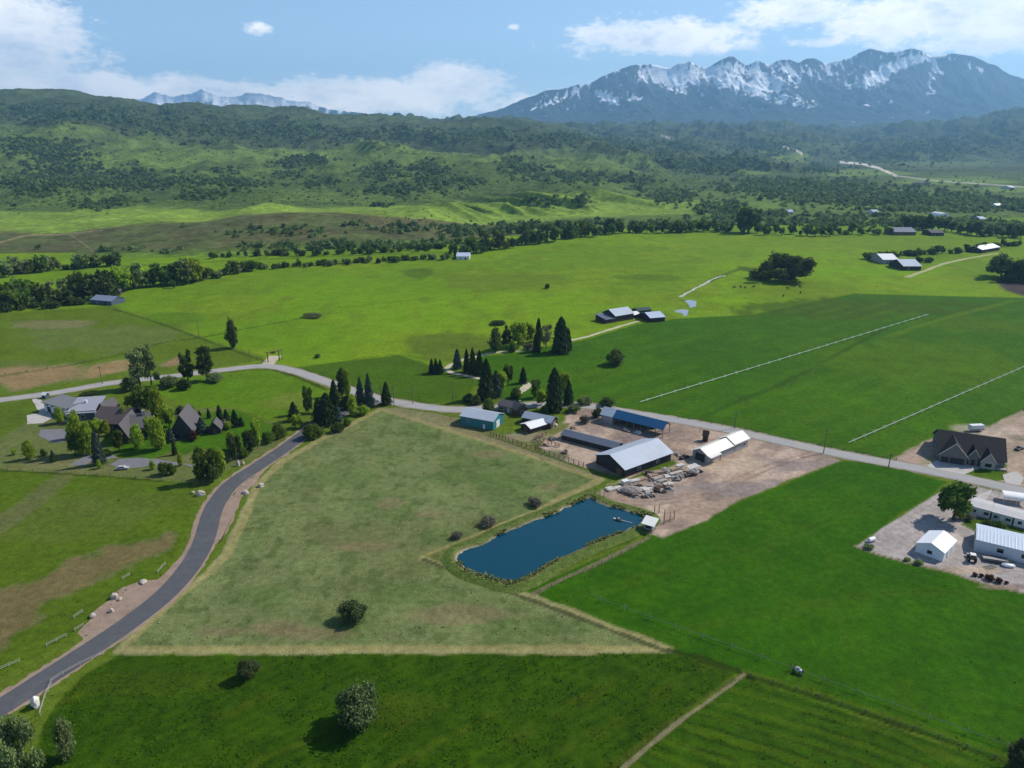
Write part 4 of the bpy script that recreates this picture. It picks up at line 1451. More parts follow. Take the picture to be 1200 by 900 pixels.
    (618, 410, 398, 12, 'barebush', 'leafless greyish bush at the front of the farm grove'),
    (657, 413, 374, 25, 'cedar', 'largest dark conifer on the right of the farm grove'),
    (665, 411, 386, 12, 'cedar', 'dark conifer hugging the right of the farm grove'),
):
    tree(*a)

# ---- belts of trees and hedges; nothing tells the members of one belt apart
_bm = {}


def belt_mesh(kind, var):
    if (kind, var) not in _bm:
        shape, leaf, n, size = KINDS[kind]
        V, Fq, tint = crown(shape, 420, size * 2.1, 900 + var * 17 + sum(map(ord, kind)))
        tm = MB().tube((0, 0, -.02), (0, 0, .5), .04, .02, 5)
        tv = np.array([v.co[:] for v in tm.b.verts])
        q = [[0, 1, 6, 5]]
        tm.b.free()
        tv = np.array([(.04 * math.cos(t), .04 * math.sin(t), z) for z in (-.02, .5) for t in (0, 1.57, 3.14, 4.71)])
        tq = np.array([[k, (k + 1) % 4, 4 + (k + 1) % 4, 4 + k] for k in range(4)])
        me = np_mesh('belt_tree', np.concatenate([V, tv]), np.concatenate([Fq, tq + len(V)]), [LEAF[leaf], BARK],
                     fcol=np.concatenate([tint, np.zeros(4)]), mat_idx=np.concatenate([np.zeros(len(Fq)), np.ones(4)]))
        _bm[kind, var] = me
    return _bm[kind, var]


def belt(pts, n, h0, h1, kinds, label, group, spread=1.5, wk=(.65, 1.1)):
    rr = random.Random(int(sum(p[0] * 3 + p[1] for p in pts)) + n)
    L = [0]
    for a, b in zip(pts[:-1], pts[1:]): L.append(L[-1] + math.hypot(b[0] - a[0], b[1] - a[1]))
    for k in range(n):
        s = (k + rr.uniform(.1, .9)) / n * L[-1]
        i = max(j for j in range(len(pts) - 1) if L[j] <= s)
        t = (s - L[i]) / (L[i + 1] - L[i])
        x = pts[i][0] + (pts[i + 1][0] - pts[i][0]) * t
        y = pts[i][1] + (pts[i + 1][1] - pts[i][1]) * t + rr.uniform(-spread, spread)
        hp = h0 + (h1 - h0) * rr.random() ** 1.3
        kind = rr.choice(kinds)
        P = T(x, y)
        nm, cat = name_of(kind)
        o = link(nm, belt_mesh(kind, rr.randrange(4)))
        h = hp * mpp(P)
        wd = h * rr.uniform(*wk) * (1.5 if 'bush' in kind else 1) * (.5 if kind in ('poplar', 'conifer', 'aspen') else 1)
        o.location = P
        o.scale = (wd, wd, h)
        o.rotation_euler = (0, 0, rr.uniform(0, 6.28))
        tag(o, label, cat, group)


DK = ['rounddark', 'airygreen', 'round', 'round', 'bush']
belt([(2, 364), (30, 359), (60, 357), (98, 352)], 20, 14, 36, ['round', 'airygreen', 'round', 'airy'], 'tall dark tree in the grove left of the blue roofed farmhouse', 'grove left of the blue roofed farmhouse')
belt([(2, 365), (60, 361), (100, 355)], 9, 7, 13, ['bushdark'], 'low dark bush along the foot of the left grove', 'bushes at the foot of the left grove')
belt([(112, 350), (132, 349)], 6, 26, 34, ['cedar', 'rounddark'], 'dark conifer like tree right behind the blue roofed farmhouse', 'dark clump behind the blue roofed farmhouse')
belt([(135, 343), (165, 337), (215, 333), (235, 329)], 20, 16, 32, ['round', 'round', 'airygreen', 'airy', 'limeround'], 'mixed green tree in the grove right of the blue roofed farmhouse', 'grove right of the blue roofed farmhouse')
belt([(200, 337), (245, 327), (300, 316)], 16, 9, 18, ['round', 'airy', 'bush', 'bushgrey', 'poplar'], 'smaller tree on the tail of the left meadow grove', 'tail of the left meadow grove')
belt([(300, 316), (400, 310), (470, 306), (530, 303)], 30, 6, 10, ['bushgrey', 'bush', 'bushdark'], 'low round bush in the hedge along the far side of the left meadow', 'meadow hedge bushes')
belt([(0, 325), (25, 321), (60, 317), (135, 312)], 18, 8, 22, ['round', 'bushgrey', 'airy', 'bushdark'], 'tree in the far left hedge below the brown hill', 'far left hedge trees')
belt([(240, 303), (330, 300), (420, 297), (520, 293)], 30, 5, 11, ['bushdark', 'rounddark', 'bush'], 'dark bush of the creek row at the foot of the brown hill', 'creek row under the brown hill')
belt([(528, 301), (560, 296), (600, 290), (642, 284)], 28, 9, 22, ['round', 'rounddark', 'airy', 'poplar'], 'green tree in the creek wood right of the small white cabin', 'creek wood right of the white cabin')
belt([(535, 287), (580, 277), (640, 271), (690, 268)], 20, 7, 14, DK, 'dark tree in the back row of the creek wood', 'back row of the creek wood')
belt([(640, 284), (675, 280), (715, 274)], 16, 10, 22, ['round', 'poplar', 'rounddark'], 'tree where the creek wood meets the meadow edge', 'creek wood meadow edge')
belt([(715, 274), (780, 272), (860, 271)], 26, 7, 17, DK, 'dark tree in the belt along the top of the meadow', 'belt along the top of the meadow')
belt([(866, 273), (880, 273)], 4, 22, 32, ['airygreen', 'rounddark'], 'tall dark tree standing above the meadow belt', 'tall trees of the meadow belt')
belt([(885, 274), (940, 276), (1010, 275), (1046, 274)], 22, 7, 15, DK, 'dark tree in the belt left of the long dark barn', 'belt left of the long dark barn')
belt([(1050, 271), (1100, 270), (1150, 276), (1200, 279)], 26, 9, 20, DK, 'dark tree in the belt behind the long dark barn', 'belt behind the long dark barn')
belt([(1016, 303), (1060, 300), (1120, 297), (1165, 292), (1200, 287)], 26, 6, 11, ['bushdark', 'bush', 'rounddark'], 'round bush in the hedge behind the pair of small farmhouses', 'hedge behind the pair of farmhouses')
belt([(1070, 310), (1090, 306)], 2, 8, 11, ['bushdark'], 'bush between the pair of small farmhouses', 'bushes between the pair of farmhouses')

# ---- woodland on the slopes: a mass of trees and scrub nobody could count
PATCH = [(32, 172, 48, 13, 260), (75, 176, 34, 10, 160), (62, 188, 34, 6, 110), (100, 207, 95, 13, 620), (150, 212, 80, 10, 420), (37, 219, 70, 12, 380), (175, 216, 45, 7, 200), (265, 199, 15, 6, 60),
         (270, 216, 36, 7, 180), (238, 229, 24, 6, 100), (142, 237, 28, 5, 90), (105, 241, 24, 5, 80), (245, 167, 22, 3, 70), (352, 191, 32, 7, 190), (340, 205, 22, 4, 80), (370, 215, 28, 5, 130),
         (447, 203, 28, 8, 190), (505, 201, 22, 9, 150), (462, 223, 46, 7, 200), (515, 213, 28, 6, 140), (552, 214, 22, 7, 110), (598, 193, 14, 9, 100), (450, 241, 12, 2, 26), (615, 198, 26, 9, 200),
         (662, 208, 44, 7, 260), (737, 211, 36, 4, 130), (787, 230, 30, 9, 220), (838, 244, 28, 9, 200), (855, 256, 18, 8, 90), (747, 222, 10, 5, 40), (632, 239, 22, 4, 60), (682, 238, 8, 3, 26),
         (795, 189, 44, 9, 320), (840, 197, 34, 8, 220), (760, 172, 60, 8, 300), (690, 164, 70, 8, 320), (900, 222, 60, 10, 420), (960, 218, 60, 12, 480), (1010, 230, 120, 13, 900), (1120, 235, 90, 8, 460),
         (1180, 240, 40, 6, 200), (1040, 182, 80, 14, 520), (1100, 170, 90, 14, 480), (900, 172, 60, 8, 240), (960, 200, 30, 5, 120), (870, 190, 50, 5, 200), (900, 212, 40, 3, 120), (1090, 246, 110, 3, 220),
         (960, 262, 60, 4, 160), (1040, 262, 70, 4, 180), (1120, 262, 80, 5, 240), (1170, 268, 40, 4, 120), (900, 252, 40, 3, 80), (1000, 254, 60, 2, 90), (560, 271, 60, 4, 130), (620, 266, 50, 4, 110),
         (380, 290, 90, 4, 170), (490, 288, 60, 4, 120), (330, 272, 90, 6, 60), (480, 266, 60, 5, 40), (470, 272, 14, 3, 18), (160, 294, 60, 3, 40), (700, 262, 40, 3, 60), (790, 264, 50, 4, 110),
         (560, 160, 60, 8, 260), (450, 160, 90, 10, 420), (330, 155, 80, 12, 420), (230, 150, 80, 14, 420), (120, 135, 90, 12, 420), (40, 135, 60, 12, 300), (650, 160, 50, 6, 200), (1160, 160, 60, 12, 300)]
cx, cy, cs = [], [], []
for px, py, rx, ry, k in PATCH:
    t = RNG.normal(size=(int(k * 1.6), 2)) * .5
    q = fbm(t[:, 0] * rx * 3, t[:, 1] * ry * 9, 40, 3, int(px)) + RNG.uniform(-.15, .15, len(t)) > .44
    for a, b_ in t[q]:
        cx.append(px + a * rx)
        cy.append(py + b_ * ry)
        cs.append(1.0)
m0 = len(cx)
k = 0
while k < 20000:                              # thin scrub everywhere on the slopes
    px, py = RNG.uniform(-120, 1320), RNG.uniform(112, 262)
    cx.append(px)
    cy.append(py)
    cs.append(RNG.choice((.22, .3, .42)))
    k += 1
cx, cy, cs = np.array(cx), np.array(cy), np.array(cs)
v_ = (450 - cy) / FPX
dx, dy, dz = (cx - 600) / FPX, CP + v_ * SP, -SP + v_ * CP
hit = np.full(len(cx), np.nan)
for D in np.exp(np.linspace(math.log(800), math.log(9000), 700)):
    t = D / dy
    zz = HCAM + dz * t
    ok = np.isnan(hit) & (zz <= hill_z(dx * t, np.full(len(cx), D)))
    hit[ok] = D
good = ~np.isnan(hit)
hx, hy, cs = (dx / dy * hit)[good], hit[good], cs[good]
hx = hx + RNG.normal(size=len(hx)) * 4
hy = hy + RNG.normal(size=len(hx)) * hy * .008
keep = (hy > 760) & (hy < 9000)
hx, hy, cs = hx[keep], hy[keep], cs[keep]
tq = np.zeros(len(hx))
for q in range(len(hx)):
    jj = min(HA - 1, max(0, int((hx[q] / hy[q] - ha[0]) / (ha[1] - ha[0]))))
    tq[q] = HT[min(HD - 1, int((math.log(hy[q]) - lnD[0]) / (lnD[1] - lnD[0]))), jj]
qx, _ = to_px(hx, hy, 0)
wt = np.where(cs > .9, 1.0, np.where((tq > .9) & (tq < 2.0) & (qx < 860), .03, np.where(tq < .9, .35, np.where(tq < 3, .8, np.where(tq < 4, .5, 1.0)))))
keep = (RNG.uniform(0, 1, len(hx)) < wt) & ((fbm(hx, hy, 260, 3, 301) > .42) | (cs > .9))
hx, hy, cs = hx[keep], hy[keep], cs[keep]
hz_ = hill_z(hx, hy)
n = len(hx)
K = 15
r = cs * np.clip(RNG.lognormal(0, .35, n), .5, 2) * (2.2 + hy / 900.)
d = RNG.normal(size=(n, K, 3))
d /= np.linalg.norm(d, axis=2)[..., None]
d[..., 2] = np.abs(d[..., 2])
cen = np.stack([hx, hy, hz_], 1)[:, None, :] + d * r[:, None, None] * np.array([1, 1, 1.25]) * RNG.uniform(.55, 1.0, (n, K, 1))
V, Fq = cards(cen.reshape(-1, 3), d.reshape(-1, 3), np.repeat(r, K) * .58, RNG, 1.1)
tint = np.clip(np.repeat(RNG.uniform(.0, .8, n), K) + RNG.normal(size=n * K) * .15, 0, 1)
wood = link('woodland', np_mesh('woodland', V, Fq, [leaf_mat('leaf_scrub', (.060, .092, .032), (.17, .23, .075), .45)], fcol=tint))
tag(wood, 'dark scrub and woodland scattered in patches over the green hillsides', 'woodland', kind='stuff')

# ================================================================== BUILDINGS
ZINC = mat('zinc_roof', (.40, .44, .50), .42, .5, .10, .25, ribs=(0, .9), dirt=(.33, .34, .36))
WHITE_R = mat('white_roof', (.72, .71, .69), .5, .4, .07, .3, ribs=(0, .9), dirt=(.6, .58, .54))
CREAM_R = mat('cream_roof', (.70, .66, .58), .5, .4, .07, .3, ribs=(0, .9), dirt=(.58, .54, .46))
BLUE_R = mat('blue_roof', (.012, .085, .19), .4, .5, .12, .3, ribs=(0, .9), dirt=(.02, .10, .17))
STEEL_R = mat('dull_steel_roof', (.10, .12, .16), .5, .4, .15, .3, ribs=(0, .9), dirt=(.14, .14, .15))
GREY_R = mat('grey_shingle', (.10, .092, .094), .85, .2, .2, 1.2, bump=.02, bscale=6)
BROWN_R = mat('brown_shingle', (.105, .080, .076), .85, .2, .2, 1.2, bump=.02, bscale=6)
BLACK_R = mat('black_shingle', (.018, .016, .019), .85, .2, .3, 1.2, bump=.02, bscale=6)
TEAL = mat('teal_siding', (.030, .165, .19), .55, .3, .1, .5, ribs=(0, .6), dirt=(.05, .14, .15))
TEALY = mat('teal_siding_end', (.030, .165, .19), .55, .3, .1, .5, dirt=(.05, .14, .15))
DARKW = mat('dark_wood', (.040, .032, .030), .85, .2, .3, 1.5, dirt=(.07, .055, .045))
BROWNW = mat('brown_wood', (.12, .075, .05), .85, .2, .3, 1.5, dirt=(.09, .06, .045))
TANW = mat('tan_wood', (.25, .20, .15), .85, .2, .3, 1.5, dirt=(.18, .13, .1))
WHITEW = mat('white_siding', (.62, .63, .64), .6, .3, .06, .6, dirt=(.54, .53, .5))
GREYW = mat('grey_siding', (.30, .29, .29), .7, .2, .12, .8, dirt=(.24, .22, .2))
PALEW = mat('pale_green_siding', (.47, .52, .50), .7, .2, .1, .8, dirt=(.38, .4, .37))
BLUEW = mat('slate_blue_siding', (.075, .095, .13), .7, .2, .15, .8)
STONE = mat('stone', (.30, .27, .24), .9, .1, .35, 2.5, bump=.05, bscale=5)
GLASS = mat('window_glass', (.012, .017, .022), .08, .6, .1, 1)
TRIM = mat('white_trim', (.66, .66, .65), .5, .3, .04, 1)
DARKTRIM = mat('dark_trim', (.03, .028, .027), .6, .3, .1, 1)
POST = mat('weathered_wood', (.17, .13, .10), .9, .1, .3, 3)
RUSTW = mat('reddish_wood', (.20, .105, .075), .9, .1, .3, 3)


def frame(p0, p1, p2):
    a, b_, c = (T(*p) for p in (p0, p1, p2))
    d = (b_ - a)
    d.z = 0
    L = d.length
    d.normalize()
    n = Vector((-d.y, d.x, 0))
    W = (c - a).dot(n)
    o = (a + b_) / 2 + n * W / 2
    o.z = min(a.z, b_.z, c.z)
    return o, math.atan2(d.y, d.x), L, abs(W)


def place(o, root, loc, rz):
    """put a part built in its own frame under its thing"""
    Mw = Matrix.Translation(loc) @ Matrix.Rotation(rz, 4, 'Z')
    Mr = Matrix.Translation(root.location) @ Matrix.Rotation(root.rotation_euler.z, 4, 'Z')
    o.parent = root
    o.matrix_local = Mr.inverted() @ Mw
    return o


def opening(root, fr, side, u, z0, w, h, kind, L, W, frame_mat=None):
    """door or window on a wall: side f(ront) b(ack) l(eft) r(ight), u = place along that wall"""
    loc, rz = fr
    if side in 'fb':
        x = (u - .5) * L
        y = -W / 2 if side == 'f' else W / 2
        s = -1 if side == 'f' else 1
        def bx(t0, t1, hw, a, b_): return (x - hw, x + hw, min(y + s * t0, y + s * t1), max(y + s * t0, y + s * t1), a, b_)
    else:
        y0 = (u - .5) * W
        x0 = -L / 2 if side == 'l' else L / 2
        s = -1 if side == 'l' else 1
        def bx(t0, t1, hw, a, b_): return (min(x0 + s * t0, x0 + s * t1), max(x0 + s * t0, x0 + s * t1), y0 - hw, y0 + hw, a, b_)
    if kind == 'window':
        f_ = place(MB().box(*bx(.0, .07, w / 2 + .12, z0 - .12, z0 + h + .12)).build('window', frame_mat or TRIM), root, loc, rz)
        MB().box(*bx(.03, .10, w / 2, z0, z0 + h)).build('pane', GLASS, f_)
    else:
        place(MB().box(*bx(.0, .08, w / 2, z0, z0 + h)).build('garage_door' if w > 2 else 'door', frame_mat or TRIM), root, loc, rz)


def gable(name, label, p0, p1, p2, eave, rise, wall, roof, cat='barn', over=.45, ridge='x', ops=(), root=None, open_front=False, group=None, flat=False, th=.16, omat=None, inset=0, part=''):
    """gabled block on the rectangle p0-p1 (near eave, left to right) and p2 (a back corner); ridge 'x' runs along p0-p1"""
    loc, rz, L, W = frame(p0, p1, p2)
    if root is None:
        root = thing(name, label, cat, loc, rz, group)
    if ridge == 'x':
        A, B, ax = L / 2, W / 2, 'x'
    else:
        A, B, ax = W / 2, L / 2, 'y'
    if not open_front:
        if flat: prof = [(-B, 0), (B, 0), (B, eave + rise), (-B, eave)]
        else: prof = [(-B, 0), (B, 0), (B, eave), (0, eave + rise), (-B, eave)]
        place(MB().prism(prof, -A, A, ax).build('wall', wall), root, loc, rz)
    m = MB()
    if flat:
        k = rise / (2 * B)
        m.prism([(-B - over, eave - k * over + .02), (B + over, eave + rise + k * over + .02), (B + over, eave + rise + k * over + .02 + th), (-B - over, eave - k * over + .02 + th)], -A - over, A + over, ax)
    else:
        k = rise / B
        e = eave - k * over + .02
        t = eave + rise + .02
        m.prism([(-B - over, e), (0, t), (B + over, e), (B + over, e + th), (0, t + th), (-B - over, e + th)], -A - over, A + over, ax)
    rm = roof
    if ridge == 'y' and roof.name.endswith('_roof'):
        rm = ymat(roof)
    place(m.build('roof', rm), root, loc, rz)
    for q in ops:
        opening(root, (loc, rz), *q[:6], L, W, q[6] if len(q) > 6 else omat)
    root['_f'] = (loc.x, loc.y, loc.z, rz, L, W)
    return root


_ym = {}


def ymat(m):
    """same sheet metal with its ribs along the other axis"""
    if m.name not in _ym:
        c = m.copy()
        c.name = m.name + '_cross'
        for n_ in c.node_tree.nodes:
            if n_.type == 'SEPXYZ':
                for l in list(c.node_tree.links):
                    if l.from_node == n_:
                        to = l.to_socket
                        c.node_tree.links.remove(l)
                        c.node_tree.links.new(n_.outputs[1], to)
        _ym[m.name] = c
    return _ym[m.name]


def add_box(root, name, m, x0, x1, y0, y1, z0, z1, bevel=0):
    f_ = root['_f']
    return place(MB().box(x0, x1, y0, y1, z0, z1).build(name, m, bevel=bevel), root, Vector(f_[:3]), f_[3])


W_, D_ = 'window', 'door'
# ---- farm centre
r_ = gable('metal_shed', 'teal metal shed with a pale grey roof at the top of the pasture', (540, 497.5), (578, 504.5), (604, 497.5), 4.3, 1.9, TEAL, ZINC, 'shed',
           ops=[('r', .45, 0, 3.2, 3.3, D_, WHITEW), ('f', .25, 2.0, 1.2, .9, W_), ('f', .72, 0, 1.0, 2.1, D_)])
r_ = gable('farmhouse', 'grey roofed farmhouse with a brown gabled wing among the farm trees', (584, 481), (608, 486), (617, 481), 2.9, 1.7, TANW, GREY_R, 'house',
           ops=[('f', .2, 1, 1.2, 1.1, W_), ('f', .5, 0, 1, 2.1, D_), ('f', .8, 1, 1.6, 1.1, W_)])
gable('farmhouse', '', (606, 488), (618, 485.5), (613, 479), 3.0, 2.0, BROWNW, GREY_R, ridge='y', root=r_, ops=[('f', .5, 1, 1.4, 1.2, W_)])
add_box(r_, 'chimney', STONE, 1.0, 1.8, .6, 1.4, 3.5, 5.6)
gable('storage_shed', 'low dark shed with a dull steel roof behind the small white roofed shed', (612, 496), (645, 503), (657, 497.5), 3.0, 1.6, DARKW, mat('mottled_steel_roof', (.27, .31, .36), .45, .5, .12, .3, ribs=(0, .9), dirt=(.05, .14, .25)), 'shed',
      ops=[('r', .5, 0, 2.6, 2.4, D_, TANW), ('f', .5, 0, 1.2, 2.1, D_, BROWNW)])
gable('storage_shed', 'small dark shed with a white metal roof beside the teal shed', (610.5, 503), (622, 508.5), (641, 501.5), 2.5, 1.2, DARKW, WHITE_R, 'shed', ridge='y', ops=[('f', .5, 0, 2.4, 2.1, D_, BROWNW)])
# blue roofed pole barn: closed end bay, open bays on posts
r_ = gable('pole_barn', 'long pole barn with a bright blue roof and open bays', (704, 494.5), (776, 513), (788, 508), 3.9, 2.3, GREYW, BLUE_R, 'barn', open_front=True)
_f = r_['_f']
L_, Wd = _f[4], _f[5]
add_box(r_, 'wall', GREYW, -L_ / 2, -L_ / 2 + L_ * .2, -Wd / 2, Wd / 2, 0, 3.85)
add_box(r_, 'back_wall', DARKW, -L_ / 2 + L_ * .2, L_ / 2 * .55, Wd / 2 - .2, Wd / 2, 0, 3.85)
for k in range(8):
    x = -L_ / 2 + L_ * (.2 + .8 * k / 7)
    for y in (-Wd / 2 + .1, Wd / 2 - .1):
        add_box(r_, 'post', POST, x - .12, x + .12, y - .12, y + .12, 0, 3.9)
k_ = 2.3 / (Wd / 2)
m = MB()
m.prism([(-Wd / 2 - .5, 3.9 - k_ * .5 + .20), (0, 6.4), (Wd / 2 + .5, 3.9 - k_ * .5 + .20), (Wd / 2 + .5, 3.9 - k_ * .5 + .24), (0, 6.44), (-Wd / 2 - .5, 3.9 - k_ * .5 + .24)], -L_ / 2 - .5, -L_ / 2 + L_ * .2)
place(m.build('roof_sheet', ZINC), r_, Vector(_f[:3]), _f[3])
gable('loafing_shed', 'long low dark shed with a dull steel roof in the corral', (658, 515), (722, 531.5), (729, 525.5), 2.3, 1.2, DARKW, STEEL_R, 'shed', ops=[('f', .2, .3, 4, 1.5, D_, DARKTRIM), ('f', .6, .3, 4, 1.5, D_, DARKTRIM)])
r_ = gable('barn', 'large barn with a wide pale grey metal roof above the pond', (732, 560), (786, 540), (685, 547.5), 3.7, 3.0, DARKW, ZINC, 'barn', over=.7,
           ops=[('l', .5, 0, 4.0, 3.4, D_, DARKTRIM), ('l', .2, 0, 2.5, 2.6, D_, BROWNW), ('f', .3, 1.4, 1.4, .8, W_), ('f', .7, 1.4, 1.4, .8, W_)])
r_ = gable('equipment_shed', 'long shed with a bright cream roof on the dirt yard', (829, 543.5), (876, 523), (812, 536), 3.4, 1.9, GREYW, CREAM_R, 'shed', over=.5,
           ops=[('l', .5, 0, 4.5, 3.2, D_, DARKTRIM), ('f', .72, 0, 3.0, 2.6, D_, GREYW), ('f', .9, 1.2, 1.2, 1, W_)])  # left end stands open: its dark panel is painted shade, not a door
_f = r_['_f']
L_, Wd = _f[4], _f[5]
m = MB()
m.prism([(-Wd / 2 - 1.8, 2.95), (-Wd / 2 - .4, 3.3), (-Wd / 2 - .4, 3.45), (-Wd / 2 - 1.8, 3.1)], -L_ / 2 - .5, -L_ / 2 + L_ * .24)
place(m.build('awning', CREAM_R), r_, Vector(_f[:3]), _f[3])
for k in range(2):
    add_box(r_, 'post', POST, -L_ / 2 + k * L_ * .22, -L_ / 2 + k * L_ * .22 + .2, -Wd / 2 - 1.6, -Wd / 2 - 1.4, 0, 3.0)
m = MB()
kk = 1.9 / (Wd / 2)
m.prism([(-Wd / 2 - .55, 3.4 - kk * .55 + .45), (0, 5.77), (Wd / 2 + .55, 3.4 - kk * .55 + .45), (Wd / 2 + .55, 3.4 - kk * .55 + .6), (0, 5.92), (-Wd / 2 - .55, 3.4 - kk * .55 + .6)], L_ * .12, L_ / 2 + .6)
place(m.build('raised_roof', CREAM_R), r_, Vector(_f[:3]), _f[3])
gable('outhouse', 'narrow brown wooden hut behind the cream roofed shed', (823, 517), (829, 518), (831, 516), 2.9, 1.7, BROWNW, BROWNW, 'hut', over=.25, ops=[('f', .5, 0, .9, 1.9, D_, DARKTRIM)])
# pump hut on legs at the pond corner
P0 = G(761, 621)
r_ = thing('pump_hut', 'small hut with a tilted white roof on legs at the pond corner', 'hut', P0, -.55)
MB().box(-1.5, 1.5, -1.4, 1.4, .9, 2.9).build('wall', GREYW, r_)
MB().prism([(-2.1, 2.7), (2.1, 3.7), (2.1, 3.85), (-2.1, 2.85)], -2.2, 2.2).build('roof', mat('hut_roof', (.74, .72, .67), .5, .3, .06, .5), r_)
for x in (-1.4, 1.4):
    for y in (-1.3, 1.3): MB().box(x - .1, x + .1, y - .1, y + .1, -.1, .95).build('leg', POST, r_)
MB().box(-1.0, 1.0, -1.46, -1.4, 1.3, 2.3).build('door', DARKTRIM, r_)

# ---- dark craftsman house on the right
r_ = gable('craftsman_house', 'large new house with a black roof and three front gables on bare building ground', (1098, 538), (1176, 550), (1120, 521), 3.4, 5.6, mat('taupe_siding', (.15, .14, .135), .8, .2, .15, 1), BLACK_R, 'house', over=.6,
           ops=[('f', .60, 0, 1.2, 2.3, D_, DARKTRIM), ('l', .5, 1, 1.6, 1.3, W_)])
TAUPE = _M['taupe_siding']
_f = r_['_f']
L_, Wd = _f[4], _f[5]
FX = Vector(_f[:3])


def front_gable(root, x0, x1, y0, y1, eave, rise, wall, roof, trim, ops=()):
    """a gable-fronted bay standing out of the main block, with pale barge boards"""
    xc, hw = (x0 + x1) / 2, (x1 - x0) / 2
    f_ = root['_f']
    fx, rz = Vector(f_[:3]), f_[3]
    prof = [(x0, 0), (x1, 0), (x1, eave), (xc, eave + rise), (x0, eave)]
    m = MB()
    A = [m.b.verts.new((u, y0, z)) for u, z in prof]
    B = [m.b.verts.new((u, y1, z)) for u, z in prof]
    m.b.faces.new(A)
    m.b.faces.new(B[::-1])
    for i in range(5): m.b.faces.new([A[i], B[i], B[(i + 1) % 5], A[(i + 1) % 5]])
    bay = place(m.build('bay', wall), root, fx, rz)
    k = rise / hw
    o, t = .5, .16
    for nm, ya, yb, mt, zo in (('roof', y0 - .35, y1, roof, .03), ('barge_board', y0 - .55, y0 - .352, trim, -.02)):
        m = MB()
        q = [(x0 - o, eave - k * o + zo), (xc, eave + rise + zo), (x1 + o, eave - k * o + zo), (x1 + o, eave - k * o + zo + (t if nm == 'roof' else .42)), (xc, eave + rise + zo + (t if nm == 'roof' else .42)),
             (x0 - o, eave - k * o + zo + (t if nm == 'roof' else .42))]
        m.prism(q, ya, yb, 'y')
        place(m.build(nm, mt), bay if False else root, fx, rz)
    for u, z0, w_, h_, kd in ops:
        x = x0 + (x1 - x0) * u
        if kd == 'window':
            wf = place(MB().box(x - w_ / 2 - .12, x + w_ / 2 + .12, y0 - .07, y0, z0 - .12, z0 + h_ + .12).build('window', TRIM), root, fx, rz)
            MB().box(x - w_ / 2, x + w_ / 2, y0 - .1, y0 - .04, z0, z0 + h_).build('pane', GLASS, wf)
        else:
            place(MB().box(x - w_ / 2, x + w_ / 2, y0 - .08, y0, z0, z0 + h_).build('garage_door' if w_ > 2 else 'door', DARKTRIM), root, fx, rz)


BARGE = mat('pale_barge_board', (.50, .44, .42), .7, .2, .08, 1)
front_gable(r_, -L_ / 2 + .4, -L_ / 2 + L_ * .43, -Wd / 2 - 2.2, 3.0, 3.4, 4.9, TAUPE, BLACK_R, BARGE, [(.2, .05, 2.6, 2.4, D_), (.65, .05, 4.8, 2.5, D_)])
front_gable(r_, -L_ / 2 + L_ * .46, -L_ / 2 + L_ * .60, -Wd / 2 - 1.0, 2.0, 4.1, 2.5, TAUPE, BLACK_R, BARGE, [(.5, .05, 1.3, 2.4, D_)])
front_gable(r_, -L_ / 2 + L_ * .64, -L_ / 2 + L_ * .85, -Wd / 2 - 2.6, 1.5, 3.2, 3.1, mat('light_taupe', (.30, .285, .26), .8, .2, .12, 1), BLACK_R, BARGE, [(.5, .9, 2.4, 1.6, W_)])
add_box(r_, 'porch', STONE, L_ / 2 - 3.2, L_ / 2 + .8, -Wd / 2 - 2.0, -Wd / 2 + .1, .05, .6)

# ---- mobile homes and white sheds
for (p0, p1, p2, lab, wm) in (((1136, 602), (1159, 608), (1139, 592), 'left mobile home of the row, right of the big round tree', WHITEW),
                              ((1161, 609), (1185, 615.5), (1164, 599), 'middle mobile home of the row, with teal lower walls', PALEW),
                              ((1187, 616), (1222, 625), (1190, 606), 'right mobile home of the row, cut by the picture edge', WHITEW)):
    gable('mobile_home', lab, p0, p1, p2, 2.9, .5, wm, mat('home_roof', (.44, .42, .41), .6, .3, .08, .4, dirt=(.45, .43, .41)), 'mobile home', over=.25,
          ops=[('f', .2, 1.1, 1.1, 1, W_), ('f', .5, .2, .95, 2.1, D_), ('f', .8, 1.1, 1.4, 1, W_), ('l', .5, 1.1, 1, 1, W_)], group='mobile homes in a row')
r_ = thing('carport', 'pale arched carport behind the mobile homes', 'carport', G(1188, 588), -.35)
m = MB()
pr = [(2.6 * math.cos(t), 2.1 + 1.3 * math.sin(t)) for t in [math.pi * i / 10 for i in range(11)]]
m.prism(pr + [(x * .96, z - .09) for x, z in pr[::-1]], -4, 4)
m.build('roof', mat('carport_sheet', (.72, .71, .70), .5, .3, .06, .4), r_)
for x in (-3.8, 0, 3.8):
    for y in (-2.5, 2.5): MB().box(x - .06, x + .06, y - .06, y + .06, 0, 2.15).build('post', TRIM, r_)
r_ = gable('white_shed', 'small white gabled shed standing alone on the gravel lot', (1104.5, 658.5), (1118.5, 643.5), (1067.5, 651), 3.0, 1.7, mat('white_sheet', (.66, .69, .72), .5, .35, .05, .5, ribs=(1, .8)), mat('bright_white_roof', (.74, .75, .77), .45, .4, .05, .3, ribs=(0, .9)), 'shed', over=.2,
           ops=[('l', .5, 1.1, 1.1, .9, W_, DARKTRIM), ('f', .3, 0, .95, 2.05, D_, GREYW), ('f', .72, .05, 2.4, 2.3, D_, WHITEW), ('l', .12, 0, .9, 2.0, D_, TRIM)])
